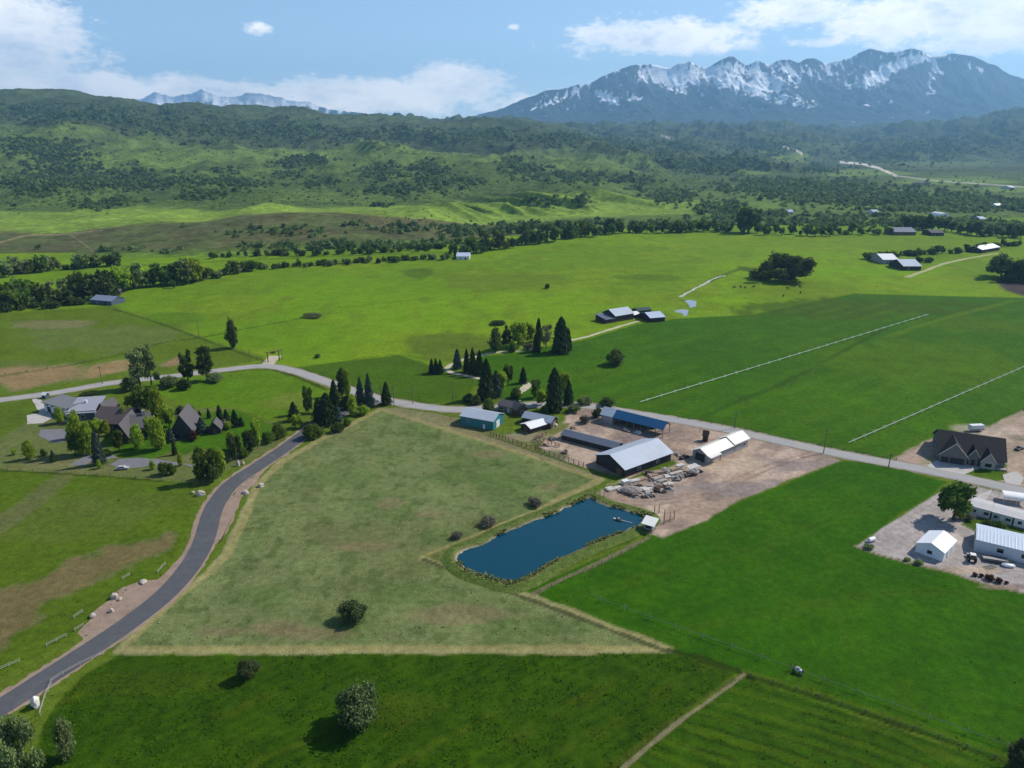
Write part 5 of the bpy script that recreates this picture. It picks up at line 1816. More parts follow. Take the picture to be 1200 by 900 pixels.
gable('white_shed', 'long white metal building cut by the right picture edge on the gravel lot', (1141, 645.5), (1216, 664), (1148, 628), 3.9, .9, mat('white_sheet_long', (.50, .54, .58), .5, .35, .05, .5, ribs=(0, .8)), mat('pale_zinc_roof', (.44, .50, .58), .45, .4, .08, .3, ribs=(0, .9)), 'building', over=.15,
      ops=[('f', .40, 1.6, 1.4, 1.1, W_, DARKTRIM), ('f', .78, 1.6, 1.4, 1.1, W_, DARKTRIM), ('l', .5, 0, 3.2, 3.2, D_, GREYW)])

# ---- estate on the left
r_ = gable('modern_house', 'white flat roofed house with three dark garage doors on the far left', (53, 481.5), (80, 489), (66, 472), 4.3, .5, WHITEW, mat('dark_membrane', (.16, .16, .17), .8, .2, .1, .4), 'house', flat=True, over=.7, th=.30,
           ops=[('f', .2, .05, 2.7, 2.6, D_, DARKTRIM), ('f', .5, .05, 2.7, 2.6, D_, DARKTRIM), ('f', .8, .05, 2.7, 2.6, D_, DARKTRIM), ('f', .15, 3.1, 1.5, .6, W_, TRIM), ('f', .38, 3.1, 1.5, .6, W_, TRIM), ('f', .62, 3.1, 1.5, .6, W_, TRIM), ('f', .85, 3.1, 1.5, .6, W_, TRIM)])
gable('modern_house', '', (80, 493), (112, 491), (86, 480), 3.3, 2.3, BLUEW, mat('lilac_metal_roof', (.30, .29, .33), .4, .5, .06, .3, ribs=(0, .9)), root=r_, flat=True, over=.5, ops=[('f', .2, .6, 1.6, 1.8, W_), ('f', .55, .6, 1.6, 1.8, W_), ('l', .6, .5, 1.4, 2, W_)])
add_box(r_, 'chimney', WHITEW, -1.2, -.2, 1.5, 2.5, 4.5, 6.2)
_f = r_['_f']
add_box(r_, 'fascia', TRIM, -_f[4] / 2 - .9, _f[4] / 2 + .9, -_f[5] / 2 - .95, -_f[5] / 2 - .72, 4.0, 4.75)
r_ = gable('lodge_house', 'big dark timber house with a long brown roof and stone chimney among lime trees', (112, 504), (150, 506), (116, 490), 4.0, 4.6, DARKW, BROWN_R, 'house', over=.8,
           ops=[('f', .2, 1, 1.6, 1.4, W_), ('f', .5, 1, 1.6, 1.4, W_)])
gable('lodge_house', '', (137, 521), (151, 520), (160, 503), 4.2, 5.0, DARKW, GREY_R, ridge='y', root=r_, over=.8, ops=[('f', .3, .8, 1.6, 2, W_, TANW), ('f', .7, .8, 1.6, 2, W_, TANW)])
gable('lodge_house', '', (152, 516), (178, 512), (158, 500), 4.2, 4.2, DARKW, GREY_R, root=r_, over=.8, ops=[('f', .3, .8, 1.8, 1.8, W_, TANW), ('f', .75, .8, 1.8, 1.8, W_, TANW)])
gable('lodge_house', '', (117, 494), (127, 495), (119, 486), 6.0, 3.0, DARKW, GREY_R, ridge='y', root=r_, over=.6)
loc, rz, _, _ = frame((152, 516), (178, 512), (158, 500))
place(MB().box(1.5, 2.9, -1.6, -.4, 4.0, 10.2).build('chimney', STONE), r_, loc, rz)
r_ = gable('gabled_house', 'tall steep gabled dark house right of the lime trees', (202, 515.5), (227, 514), (232, 500), 4.0, 7.2, mat('dark_slate_siding', (.045, .05, .06), .8, .2, .2, 1), GREY_R, 'house', ridge='y', over=.6,
           ops=[('f', .3, .8, 1.3, 1.5, W_, DARKTRIM), ('f', .7, .8, 1.3, 1.5, W_, DARKTRIM), ('f', .5, 4.6, 1.6, 1.8, W_, DARKTRIM), ('r', .5, 1, 1.4, 1.3, W_)])
gable('garden_shed', 'small dark gabled shed between the spruce and the conifers', (245, 509), (259, 508), (263, 498), 2.4, 3.0, DARKW, GREY_R, 'shed', ridge='y', over=.5, ops=[('f', .5, 0, 1.4, 2.1, D_, BROWNW)])
gable('kiosk', 'small dark hut with a white roof beside the county road', (49.5, 467), (53.5, 467.5), (54, 465), 2.0, .8, BLUEW, mat('white_flat', (.7, .7, .7), .6), 'hut', over=.3, ops=[('f', .5, 0, .8, 1.8, D_, DARKTRIM)])

# ---- scattered farmsteads
r_ = gable('barn', 'dark barn with a light metal roof at the end of the meadow track', (721, 377.5), (742, 374), (716, 371), 4.4, 3.2, mat('plum_wood', (.05, .036, .042), .85, .2, .3, 1), ZINC, 'barn', over=.5, ops=[('f', .3, 0, 3, 3, D_, DARKTRIM), ('f', .7, 1.5, 1.2, 1, W_, DARKTRIM)])
gable('barn', '', (710, 379.5), (721, 377.7), (707, 374), 2.8, 1.6, _M['plum_wood'], STEEL_R, root=r_, flat=True, over=.3)
gable('shed', 'small shed with a white roof touching the dark meadow barn', (743, 373), (750, 371.5), (741, 369), 2.5, 1, DARKW, WHITE_R, 'shed', ops=[('f', .5, 0, 2, 2, D_, DARKTRIM)])
gable('machine_shed', 'low dark green shed between the two meadow barns', (748, 368.5), (763, 366.8), (747, 365), 2.6, 1, mat('green_wood', (.03, .05, .04)), mat('green_roof', (.03, .05, .045), .6, .3, .2, .4, ribs=(0, .9)), 'shed', ops=[('f', .5, 0, 3, 2.2, D_, DARKTRIM)])
gable('shed', 'small barn with a half blue half white roof beside the white pools', (762, 378), (779, 376.5), (760, 371), 3.2, 2.2, DARKW, mat('two_tone_roof', (.42, .47, .58), .45, .5, .1, .3, ribs=(0, .9)), 'shed', ops=[('f', .5, 0, 2.6, 2.6, D_, DARKTRIM)])
for a in (('farmhouse', 'grey farmhouse with a bright roof, left of the far right pair', (1034, 309.5), (1052, 309.5), (1034, 304.5), 4.5, 4, GREYW, WHITE_R),
          ('barn', 'small dark barn with a pale roof, right of the far right pair', (1058, 317), (1079, 317), (1058, 311.5), 4.2, 4.5, DARKW, ZINC),
          ('barn', 'long dark shed with a white roof at the far right hedge', (1150, 297), (1171, 293.5), (1149, 292), 4, 3, DARKW, WHITE_R),
          ('barn', 'long dark barn with a dull roof in the far tree belt', (1048, 276), (1073, 276), (1048, 273), 4.5, 4.5, BROWNW, STEEL_R),
          ('barn', 'short dark barn with a grey roof right of the long barn in the tree belt', (1091, 276.5), (1106, 276.5), (1091, 274), 4, 3, DARKW, GREY_R),
          ('farmhouse', 'low farmhouse with a steel blue roof in front of the left grove', (107, 356), (131, 358), (110, 351), 3.4, 2.4, BLUEW, mat('steel_blue_roof', (.20, .23, .32), .5, .4, .1, .3, ribs=(0, .9))),
          ('cabin', 'small grey cabin behind the blue roofed farmhouse', (134, 346.5), (143, 345.5), (134, 342.5), 3.4, 2.6, GREYW, GREY_R),
          ('cabin', 'small white cabin at the creek edge of the meadow', (535, 304.5), (550, 304.5), (535, 300.5), 3.6, 2.2, WHITEW, mat('blueish_roof', (.40, .45, .55), .5, .4, .1, .3, ribs=(0, .9))),
          ('farmhouse', 'pale farmhouse among trees above the meadow, left one', (884, 258), (891, 257.5), (884, 256), 4, 2.5, WHITEW, WHITE_R),
          ('farmhouse', 'pale farmhouse among trees above the meadow, right one', (923, 251), (930, 251), (923, 249.5), 4, 2.5, WHITEW, ZINC),
          ('farmhouse', 'white house far behind the dark barns', (1023, 251), (1030, 251), (1023, 249.5), 4, 2.5, WHITEW, ZINC),
          ('farmhouse', 'pale house in the right tree belt', (1149, 260), (1156, 260), (1149, 258), 4, 3, GREYW, ZINC),
          ('barn', 'white building on the far slope at the right', (1168, 243.5), (1175, 243), (1168, 242), 4, 3, WHITEW, WHITE_R),
          ('farmhouse', 'tiny white house on the far right plain', (1185, 222), (1190, 222), (1185, 220.8), 5, 3, WHITEW, WHITE_R),
          ('barn', 'distant grey roofed barn above the wooded hill', (1069, 216), (1079, 216.5), (1069, 214.8), 4.5, 3, GREYW, GREY_R)):
    gable(*a, 'barn' if a[0] == 'barn' else 'house', over=.5, ops=[('f', .3, 1, 1.4, 1.3, W_), ('f', .7, 0, 1.6, 2.4, D_, DARKTRIM)])
Pq = T(1107, 255)
r_ = thing('quonset_hut', 'white half round arch hall in the far right trees', 'hall', Pq, .1)
q = mpp(Pq)
m = MB()
pr = [(6.8 * q * math.cos(t), 5.2 * q * math.sin(t)) for t in [math.pi * i / 12 for i in range(13)]]
m.prism(pr, 0, 26, 'y')
m.build('shell', WHITE_R, r_)
MB().box(-2.5, 2.5, -.12, -.02, 0, 4).build('door', GREYW, r_)

# ================================================================== FENCES, POLES, STONES, MACHINES


def fence(name, label, px, h, step, rails, material, thick=.12, cat='fence', group=None, rail_t=.07):
    pts = GP(px)
    r = thing(name, label, cat, (pts[0][0], pts[0][1], 0), 0, group)
    o = Vector(pts[0])
    rm = MB()
    for a, b_ in zip(pts[:-1], pts[1:]):
        a, b_ = Vector(a) - o, Vector(b_) - o
        n = max(1, round((b_ - a).length / step))
        for k in range(n + (1 if b_ == Vector(pts[-1]) - o else 0)):
            p = a + (b_ - a) * k / n
            MB().box(p.x - thick, p.x + thick, p.y - thick, p.y + thick, -.05, h * random.uniform(.94, 1.06)).build('post', material, r)
        for z in rails:
            rm.tube((a.x, a.y, z * h), (b_.x, b_.y, z * h), rail_t, n=5)
    if rails: rm.build('rail', material, r)
    return r


fence('corral_fence', 'reddish plank corral fence along the top right side of the pasture', [(596, 517), (622, 526), (655, 537), (684, 547)], 1.9, 2.6, (.3, .6, .92), RUSTW, .13)
fence('corral_fence', 'reddish corral fence inside the yard left of the long low shed', [(628, 514), (642, 519), (655, 524)], 1.8, 2.4, (.35, .65, .92), RUSTW, .12)
fence('corral_fence', 'reddish corral fence between the low shed and the big grey barn', [(640, 510), (626, 516), (634, 526)], 1.8, 2.4, (.35, .65, .92), RUSTW, .12)
fence('corral_fence', 'short dark fence at the foot of the teal shed', [(575, 510), (596, 517)], 1.7, 1.6, (.4, .9), DARKW, .12)
for i, (q, lab) in enumerate((([(-2, 787), (23, 776)], 'white rail fence at the left picture edge beside the new road'),
                              ([(55, 758), (78, 746)], 'white rail fence, second piece up the left side of the new road'),
                              ([(88, 740), (98, 734)], 'short white rail piece below the boulders'), ([(87, 725), (97, 718)], 'short white rail piece left of the boulders'),
                              ([(144, 680), (152, 675)], 'short white rail piece above the boulders'), ([(185, 672), (194, 662)], 'white rail piece at the top of the boulder pull out'),
                              ([(60, 800), (74, 791), (94, 780), (121, 767)], 'white rail fence on the pasture side of the new road'), ([(47, 838), (53, 818), (60, 803)], 'white rail fence at the road bend beside the white boulder'),
                              ([(272, 560), (283, 552)], 'white rail piece near the estate entrance'))):
    fence('rail_fence', lab, q, 1.1, 2.6, (.5, .9), mat('faded_paint', (.34, .32, .28), .8, .1, .15, 2), .06, rail_t=.05, group='white rail fences along the new road')
fence('wire_fence', 'wire fence along the lower edge of the estate lawn', [(-20, 550), (100, 556), (190, 563), (226, 567)], 1.3, 5, (.5, .95), POST, .1, rail_t=.02)
fence('wire_fence', 'wire fence along the field side of the county road', [(795, 490), (860, 501), (960, 522), (1050, 540)], 1.3, 5, (.5, .95), POST, .1, rail_t=.02)
fence('wire_fence', 'wire fence running down the left meadow to the ranch gate', [(135, 363), (190, 380), (233, 396), (275, 411), (311, 424)], 1.3, 9, (.9,), POST, .14, rail_t=.03)
fence('wire_fence', 'wire fence across the left pasture above the brown patch', [(-20, 443), (80, 428), (140, 416), (190, 402), (231, 396)], 1.3, 9, (.9,), POST, .14, rail_t=.03)
fence('wire_fence', 'wire fence along the ditch on the right foreground field', [(880, 793), (960, 818), (1100, 865), (1200, 902)], 1.2, 4.5, (.5, .95), POST, .08, rail_t=.015)
fence('wire_fence', 'wire fence between the pond bank and the green field', [(632, 694), (660, 682), (705, 661), (750, 638)], 1.2, 4, (.5, .95), POST, .08, rail_t=.015)


def pole(px, base, top, lab, arm=True):
    P = G(px, base)
    h = height_at(P, top)
    r = thing('utility_pole', lab, 'pole', P, random.uniform(-.2, .2), 'utility poles along the county road')
    MB().tube((0, 0, -.2), (0, 0, h), .20, .14, 8).build('shaft', POST, r)
    if arm:
        a = MB().box(-1.3, 1.3, -.07, .07, h - .9, h - .72).build('crossarm', POST, r)
        for x in (-1.1, -.5, .5, 1.1): MB().tube((x, 0, h - .72), (x, 0, h - .5), .06, .05, 6).build('insulator', GREYW, a)


for a in ((462, 477, 451, 'utility pole at the top corner of the pasture'), (484, 473, 454, 'utility pole in the green field right of the pasture corner'), (530.5, 472.5, 448, 'utility pole left of the teal shed'),
          (447, 470, 452, 'utility pole behind the single conifer at the pasture top'), (120, 450, 429, 'utility pole on the brown patch by the county road'), (233.5, 396.5, 376, 'utility pole where two meadow fences cross'),
          (331, 422, 408, 'utility pole right of the ranch gate'), (293, 424, 411, 'utility pole left of the ranch gate'), (861, 502, 481.5, 'utility pole on the field edge behind the cream roofed shed'),
          (965, 531, 502, 'utility pole at the right corner of the dirt yard'), (1041, 548.5, 531, 'utility pole left of the new black roofed house'), (1199, 482, 450, 'utility pole at the right picture edge')):
    pole(*a)

P0, P1 = G(314.3, 424.5), G(327.5, 422.5)
r_ = thing('ranch_gate', 'tall reddish timber ranch gate frame over the track at the road bend', 'gate', P0, math.atan2(P1.y - P0.y, P1.x - P0.x))
wd = (P1 - P0).length
for x in (0, wd): MB().box(x - .25, x + .25, -.25, .25, -.1, 5.6).build('post', RUSTW, r_)
MB().box(-.9, wd + .9, -.2, .2, 5.6, 6.1).build('beam', RUSTW, r_)
MB().box(wd * .3, wd * .7, -.06, .06, 4.7, 5.5).build('board', BROWNW, r_)

for i, (x, b_, t) in enumerate(((767, 601, 592), (772, 601, 592), (778, 614, 597), (785, 611, 600), (790, 608, 598), (697, 581, 573), (703, 582, 576), (707.5, 584, 576))):
    P = G(x, b_)
    o = MB().tube((0, 0, -.1), (random.uniform(-.1, .1), 0, height_at(P, t)), .16, .13, 7).build('post', POST, None, P)
    tag(o, 'tall bare wooden post on the soil between pump hut and dirt yard' if i < 5 else 'bare wooden post on the soil at the far end of the pond', 'post', 'bare posts right of the pond' if i < 5 else 'bare posts at the far end of the pond')

ROCK = mat('pale_rock', (.42, .36, .31), .95, .1, .3, 1.2, bump=.12, bscale=2.5, dirt=(.25, .2, .17))
for i, (x, y, wpx, hpx_, lab) in enumerate(((135, 701, 10, 8, 'boulder pile rock in the middle of the dirt pull out'), (141, 703, 6, 5, 'smaller rock touching the middle boulder of the pull out'), (131, 717, 8, 5, 'boulder nearest the new road on the pull out'),
                                           (109, 723, 9, 6, 'boulder at the left end of the pull out'), (168, 683, 12, 4, 'flat boulder at the upper end of the pull out'), (236, 580, 12, 7, 'pale boulder on the shoulder below the estate corner tree'),
                                           (43, 828, 12, 17, 'big white boulder standing on grass at the road bend'), (38, 826, 7, 7, 'low rock leaning on the big white boulder'), (288, 578, 10, 4, 'flat rock right of the new road beside the pasture corner'),
                                           (306, 570, 9, 5, 'pale rock inside the top left pasture corner'), (279, 546, 5, 8, 'entrance stone left of the road'), (285, 544, 5, 5, 'low entrance stone by the road'), (226, 578, 5, 3, 'small rock on the left road shoulder'))):
    P = G(x, y)
    s = mpp(P)
    o = MB().blob((0, 0, 0), (wpx * s * .42, wpx * s * .34, hpx_ * s * .55), .3, 2, i + 5).build('boulder', ROCK if i != 6 else mat('white_rock', (.66, .62, .57), .9, .1, .2, 1.2, bump=.1, bscale=2.5), None, P + Vector((0, 0, hpx_ * s * .3)))
    o.rotation_euler = (0, 0, i * 1.3)
    tag(o, lab, 'boulder')

# wheel lines: an irrigation pipe carried on spoked wheels
PIPE = mat('aluminium_pipe', (.56, .57, .54), .45, .4, .05, 1)


def wheel_line(a, b_, n, lab, mover=None, big=1.0, pipe_mat=PIPE, pr=.10, tint=PIPE):
    A, B = G(*a), G(*b_)
    d = B - A
    L = d.length
    r = thing('wheel_line', lab, 'irrigation pipe', A, math.atan2(d.y, d.x))
    MB().tube((0, 0, 1.0), (L, 0, 1.0), pr, n=6).build('pipe', pipe_mat, r)
    m0 = None
    for k in range(n):
        x = L * (k + .5) / n
        if m0 is None:
            m = MB().ring((0, 0, 0), (1, 0, 0), .80 * big, .74 * big, .07, 14)
            for q in range(4):
                t = math.pi * q / 4
                m.box(-.015, .015, -.75 * big, .75 * big, -.015, .015, Matrix.Rotation(t, 4, 'X'))
            w_ = m.build('wheel', tint, r)
            m0 = w_.data
        else:
            w_ = link('wheel', m0, r)
        w_.location = (x, 0, 1.0)
    if mover is not None:
        x = L * mover
        b0 = MB().box(x - .8, x + .8, -.35, .35, .6, 1.2).build('drive_unit', mat('mover_white', (.42, .44, .47), .5, .3, .1, 2), r, bevel=.08)
        for sx in (-1, 1):
            for sy in (-1, 1): MB().ring((x + sx * .75, sy * .8, .4), (0, 1, 0), .4, .2, .2, 12).build('drive_wheel', DARKTRIM, b0)
        MB().box(x - .5, x + .3, -.3, .3, 1.2, 1.6).build('engine', GREYW, b0)


wheel_line((750, 473), (1088, 369.5), 30, 'long white irrigation wheel line across the upper green field')
wheel_line((994, 521), (1204, 429.5), 22, 'white irrigation wheel line nearest the black roofed house')
wheel_line((690, 700), (1205, 886), 14, 'thin irrigation wheel line with a white drive unit across the lower right field', .55, .9, mat('dark_pipe', (.12, .13, .11), .5, .4), .06, _M['dark_pipe'])

# cattle
COW = mat('black_hide', (.02, .017, .016), .8, .2, .3, 3)


def make_cow():
    me = bpy.data.meshes.new('cow')
    v = [(0, 0, 1.0), (.55, 0, 1.05), (.95, 0, 1.2), (1.3, 0, 1.05), (1.55, 0, .85), (-.5, 0, 1.05), (-.85, 0, 1.05), (-.95, 0, .6),
         (.5, .2, .6), (.5, .2, .05), (.5, -.2, .6), (.5, -.2, .05), (-.75, .2, .6), (-.68, .2, .32), (-.75, .2, .05), (-.75, -.2, .6), (-.68, -.2, .32), (-.75, -.2, .05), (1.28, .22, 1.12), (1.28, -.22, 1.12)]
    e = [(0, 1), (1, 2), (2, 3), (3, 4), (0, 5), (5, 6), (6, 7), (1, 8), (8, 9), (1, 10), (10, 11), (6, 12), (12, 13), (13, 14), (6, 15), (15, 16), (16, 17), (3, 18), (3, 19)]
    rad = [.40, .38, .22, .17, .11, .38, .28, .04, .12, .07, .12, .07, .15, .07, .06, .15, .07, .06, .04, .04]
    me.from_pydata(v, e, [])
    o = link('cow', me)
    o.modifiers.new('skin', 'SKIN')
    for i, q in enumerate(me.skin_vertices[0].data):
        q.radius = (rad[i], rad[i])
        q.use_root = (i == 0)
    ss = o.modifiers.new('smooth', 'SUBSURF')
    ss.levels = ss.render_levels = 1
    dg = bpy.context.evaluated_depsgraph_get()
    nm = bpy.data.meshes.new_from_object(o.evaluated_get(dg))
    bpy.data.objects.remove(o)
    nm.name = 'cow'
    nm.materials.clear()
    nm.materials.append(COW)
    return nm


cowm = make_cow()
for i, (x, y) in enumerate(((860, 338), (868, 337.5), (873, 338), (883, 337), (918, 347.5), (923, 339), (928, 335.5), (933, 335), (938, 337.5), (938, 344), (931, 336.5))):
    o = link('cow', cowm, None, G(x, y))
    o.scale = (1.35, 1.35, 1.3)
    o.rotation_euler = (0, 0, i * 1.9)
    tag(o, 'black cow grazing in the meadow below the huge cottonwood clump', 'cow', 'cattle in the meadow')

# vehicles
TYRE = mat('tyre', (.02, .02, .02), .9, .1, .2, 3)


def wheels(root, spots, r, w_):
    for x, y in spots:
        t = MB().ring((x, y, r), (0, 1, 0), r, r * .55, w_, 16).build('wheel', TYRE, root)
        MB().tube((x, y - w_ * .3, r), (x, y + w_ * .3, r), r * .56, n=12).build('rim', GREYW, t)


def car(name, lab, cat, P, rz, paint, pickup=False, group=None):
    r = thing(name, lab, cat, P, rz, group)
    prof = [(-2.2, .35), (2.2, .35), (2.25, .75), (1.2, .95), (.75, 1.45), (-.5, 1.5) if pickup else (-1.4, 1.5), (-.6, 1.0) if pickup else (-2.0, 1.0), (-2.25, .95)]
    m = MB()
    A = [m.b.verts.new((x, -.85, z)) for x, z in prof]
    B = [m.b.verts.new((x, .85, z)) for x, z in prof]
    m.b.faces.new(A)
    m.b.faces.new(B[::-1])
    for i in range(len(prof)): m.b.faces.new([A[i], B[i], B[(i + 1) % len(prof)], A[(i + 1) % len(prof)]])
    m.build('body', paint, r, bevel=.06)
    MB().box(-.35 if pickup else -1.2, .7, -.87, .87, 1.0, 1.38).build('window', GLASS, r)
    wheels(r, ((1.4, -.8), (1.4, .8), (-1.4, -.8), (-1.4, .8)), .36, .24)
    return r


def tractor(P, rz):
    r = thing('tractor', 'dark red and black tractor parked between the white shed and the long white building', 'tractor', P, rz)
    MB().box(.1, 1.9, -.4, .4, .8, 1.5).build('hood', mat('tractor_red', (.12, .025, .02), .5, .4, .2, 2), r, bevel=.08)
    c = MB().box(-1.2, .1, -.65, .65, .9, 2.5).build('cab', GLASS, r, bevel=.05)
    MB().box(-1.35, .2, -.75, .75, 2.5, 2.65).build('cab_roof', TRIM, c)
    wheels(r, ((-.8, -.85), (-.8, .85)), .85, .45)
    wheels(r, ((1.5, -.65), (1.5, .65)), .5, .3)
    MB().box(1.9, 2.8, -.9, .9, .4, 1.0).build('loader_bucket', GREYW, r)
    MB().tube((1.2, .2, 1.5), (1.2, .2, 2.3), .05, n=8).build('exhaust', DARKTRIM, r)


def trailer(lab, P, rz, L=6.5, deck=POST, group=None, name='flatbed_trailer'):
    r = thing(name, lab, 'trailer', P, rz, group)
    MB().box(-L / 2, L / 2, -1.15, 1.15, .75, .92).build('deck', deck, r)
    MB().tube((L / 2, 0, .75), (L / 2 + 1.6, 0, .6), .09, n=6).build('tow_bar', DARKTRIM, r)
    m = MB()
    for y in (-1.1, 1.1): m.box(-L / 2, L / 2, y - .04, y + .04, .92, 1.22)
    m.build('side_rail', DARKTRIM, r)
    wheels(r, ((-.6, -1.2), (-.6, 1.2), (.5, -1.2), (.5, 1.2)), .38, .22)
    return r


tractor(G(1138, 657), 1.2)
trailer('flatbed trailer parked in front of the long white building', G(1166, 658), -.32, 6.6, mat('grey_deck', (.33, .31, .28)))
r_ = thing('boat', 'small white upturned boat beside the flatbed trailer', 'boat', G(1181, 664), -.2)
MB().blob((0, 0, .5), (2.0, .9, .55), .03, 2, 3).build('hull', mat('gelcoat', (.74, .75, .76), .3, .5, .03, 1), r_, smooth_=True)
MB().box(-1.6, 1.6, -.05, .05, .98, 1.08).build('keel', TRIM, r_)
r_ = thing('implement', 'grey harrow lying on the gravel in front of the trailer', 'farm machine', G(1160, 665), .3)
for k in range(3): MB().box(-2, 2, k * .6 - .65, k * .6 - .55, .3, .42).build('bar', GREYW, r_)
for k in range(5): MB().box(-1.8 + k * .9, -1.72 + k * .9, -.9, .9, .2, .3).build('tine', DARKTRIM, r_)
for i, (x, y, s) in enumerate(((1142, 675, 6), (1149.5, 676, 6), (1159.5, 680, 10), (1170, 682.5, 8), (1179, 684, 5))):
    tree(x, y, y - s * .8, s, 'redbush', ('dark red shrub, first from the left in the row along the gravel edge', 'dark red shrub, second from the left in the row along the gravel edge', 'largest dark red shrub in the row along the gravel edge',
                                           'dark red shrub right of the largest one along the gravel edge', 'rightmost small dark red shrub along the gravel edge')[i], 'red shrubs along the gravel edge')
for i, (x, y, s) in enumerate(((1063, 656, 8), (1076, 660, 12), (1018, 642, 12))):
    tree(x, y + 1, y - s * .35, s, 'bushgrey', ('low grey green shrub at the left corner of the small white shed', 'low grey green shrub below the small white shed', 'low grey weeds at the tip of the gravel lot')[i])
r_ = thing('water_tank', 'white tank at the tip of the gravel lot', 'tank', G(1021, 634.5), .4)
MB().tube((-1.2, 0, .75), (1.2, 0, .75), .7, n=18).build('barrel', mat('tank_white', (.74, .74, .73), .5, .3, .05, 1), r_, bevel=.05)
for x in (-.7, .7): MB().box(x - .1, x + .1, -.6, .6, -.02, .3).build('foot', DARKTRIM, r_)
r_ = trailer('white enclosed trailer behind the new black roofed house', G(1143, 505), .1, 6, TRIM, name='enclosed_trailer')
MB().box(-3, 3, -1.1, 1.1, .93, 3.0).build('box', WHITEW, r_, bevel=.05)
car('pickup_truck', 'dark pickup on the building ground right of the black roofed house', 'truck', G(1194, 527), .5, mat('dark_paint', (.03, .032, .036), .3, .5, .1, 1, coat=.4), True)
car('car', 'silver grey car on the lower drive of the estate', 'car', G(144, 550), .2, mat('silver_paint', (.36, .36, .37), .3, .5, .03, 1, coat=.4))
car('car', 'dark car parked beside the white garage house', 'car', G(78, 497), .6, _M['dark_paint'])
# raft and pump on the pond
r_ = thing('raft', 'small dark raft with a white float and hose on the pond', 'raft', Vector((*G(725, 610)[:2], .1)), -.4)
MB().box(-1.2, 1.2, -.7, .7, -.03, .3).build('deck', DARKTRIM, r_, bevel=.05)
MB().blob((-1.6, .2, .2), (.5, .4, .35), .1, 2, 3).build('float', TRIM, r_)
MB().box(-.4, .3, -.3, .3, .3, .9).build('pump', GREYW, r_)
MB().tube((.9, 0, .25), (4.6, -.2, .1), .12, n=6).build('hose', TRIM, r_)

# ---- scrap rows between the grey barn and the dirt yard
def zz(x, y): return (690 + x / 7.5, 530 + y / 7.5)


BOARD = [mat('boards_grey', (.42, .37, .32), .9, .1, .3, 2), mat('boards_white', (.60, .56, .51), .9, .1, .2, 2), mat('boards_tan', (.38, .28, .20), .9, .1, .3, 2)]
SCRAP = [mat('scrap_dark', (.05, .042, .038), .8, .3, .5, 2), mat('scrap_rust', (.10, .05, .035), .85, .2, .4, 2), mat('scrap_grey', (.22, .21, .20), .7, .3, .4, 2)]


def board_stack(P, rz, L, n, layers, material, seed):
    rr = random.Random(seed)
    m = MB()
    for l in range(layers):
        for k in range(n):
            a = rr.uniform(-.07, .07)
            m.box(-L / 2 * rr.uniform(.7, 1), L / 2 * rr.uniform(.7, 1), -.12, .12, .1 + l * .16, .22 + l * .16, Matrix.Rotation(a, 4, 'Z'), (0, (k - n / 2) * .32 + rr.uniform(-.06, .06), 0))
    r = thing('board_stack', 'stack of pale boards in the scrap rows beside the big grey barn', 'board stack', P, rz, 'board stacks in the scrap rows')
    m.build('boards', material, r)
    b0 = MB()
    for x in (-L * .3, L * .3): b0.box(x - .1, x + .1, -n * .17, n * .17, 0, .1)
    b0.build('bearer', POST, r)


def scrap_heap(P, s, seed):
    rr = random.Random(seed)
    r = thing('scrap_heap', 'heap of dark rusty scrap in the rows beside the big grey barn', 'scrap heap', P, rr.uniform(0, 6), 'scrap heaps in the rows')
    MB().blob((0, 0, .1), (s, s * .7, s * .4), .5, 2, seed).build('pile', rr.choice(SCRAP), r)
    for k in range(3):
        m = MB()
        for q in range(5):
            m.box(-rr.uniform(.3, 1.2), rr.uniform(.3, 1.2), -.12, .12, -.06, .06, Matrix.Rotation(rr.uniform(0, 6), 4, 'Z') @ Matrix.Rotation(rr.uniform(-.6, .6), 4, 'Y'), (rr.uniform(-s, s) * .7, rr.uniform(-s, s) * .5, rr.uniform(.25, .55) * s))
        m.build('pieces', rr.choice(SCRAP + BOARD), r)


for i, (x, y, L, mi) in enumerate(((185, 330, 3.4, 1), (245, 318, 3.6, 1), (395, 262, 5, 1), (455, 240, 4, 2), (505, 325, 5.5, 1), (545, 300, 5, 0), (560, 205, 4.5, 2), (600, 185, 4.5, 2), (640, 262, 4.5, 0), (715, 212, 5.5, 1),
                                   (740, 150, 4, 2), (800, 128, 4, 1), (905, 142, 6.5, 1), (690, 285, 4, 1), (525, 350, 4, 0), (840, 165, 4.5, 2), (280, 335, 3, 0), (600, 235, 5, 0))):
    board_stack(G(*zz(x, y)), random.choice((.45, .6, .5, .3, 1.4)), L, random.randint(5, 9), random.randint(3, 6), BOARD[mi], i)
for i, (x, y, s) in enumerate(((520, 188, 2.0), (675, 165, 2.3), (425, 300, 1.8), (500, 390, 2.0), (540, 380, 1.7), (640, 345, 1.8), (700, 318, 1.9), (770, 240, 1.9), (850, 212, 2.1), (800, 215, 1.8), (560, 245, 1.7), (930, 180, 1.8), (960, 168, 1.5),
                               (355, 375, 1.7), (400, 385, 1.6), (880, 185, 1.6), (290, 350, 1.3), (455, 350, 1.6), (600, 290, 1.6))):
    scrap_heap(G(*zz(x, y)), s, 50 + i)
P = G(*zz(372, 345))
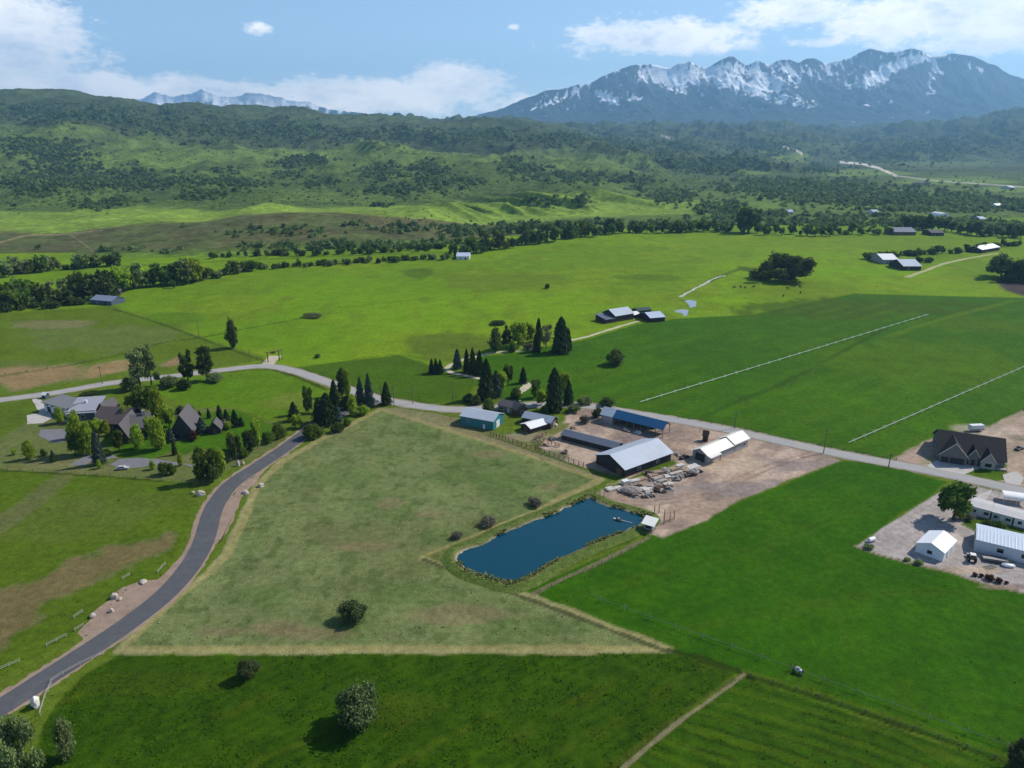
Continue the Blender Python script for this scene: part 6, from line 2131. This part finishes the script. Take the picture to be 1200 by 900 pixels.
o = MB().blob((0, 0, 0), (3.6, 2.6, 2.0), .12, 3, 77).build('rubble_heap', mat('rubble', (.30, .26, .235), 1, .05, .4, 1.5, bump=.3, bscale=2), None, P + Vector((0, 0, .3)))
tag(o, 'grey dome shaped rubble heap at the pond end of the scrap rows', 'rubble heap')
trailer('old flatbed trailer standing in the scrap rows', G(*zz(770, 195)), .5, 6, BOARD[0])
r_ = thing('crate', 'white crate at the pond end of the scrap rows', 'crate', G(*zz(320, 280)), .5)
MB().box(-1.2, 1.2, -.9, .9, 0, 1.5).build('box', BOARD[1], r_)
MB().box(-1.3, 1.3, -1.0, 1.0, 1.5, 1.62).build('lid', TRIM, r_)
car('wrecked_car', 'rusty wrecked car in the middle of the scrap rows', 'car', G(*zz(610, 330)), .9, SCRAP[1])
car('wrecked_car', 'dark wrecked car at the yard end of the scrap rows', 'car', G(*zz(900, 205)), .2, SCRAP[0])
car('pickup_truck', 'old dark pickup under the open left end of the cream roofed shed', 'truck', G(802, 537), .6, SCRAP[0], True)
# under and around the blue roofed barn and corral
for i, (x, y) in enumerate(((735, 505), (748, 507), (640, 522), (647, 515), (662, 531), (770, 541), (795, 533), (650, 498), (672, 502))):
    rr = random.Random(i)
    scrap = thing('scrap_heap', ('heap of pale odds and ends under the blue roofed barn', 'second heap of odds and ends under the blue roofed barn', 'broken timber heap in the corral', 'small timber heap at the corral end', 'pale trough heap in front of the long low shed',
                                 'heap of firewood right of the big grey barn', 'brown heap of timber behind the scrap rows', 'pale heap on the yard entrance', 'earth and plank heap left of the blue roofed barn')[i], 'scrap heap', G(x, y), rr.uniform(0, 6))
    MB().blob((0, 0, .2), (1.8, 1.2, .7), .5, 2, i + 300).build('pile', (BOARD + SCRAP)[i % 6], scrap)
    m = MB()
    for q in range(6): m.box(-1.3, 1.3, -.1, .1, -.06, .06, Matrix.Rotation(rr.uniform(0, 6), 4, 'Z'), (rr.uniform(-1, 1), rr.uniform(-.8, .8), rr.uniform(.5, 1)))
    m.build('pieces', (BOARD + SCRAP)[(i + 2) % 6], scrap)
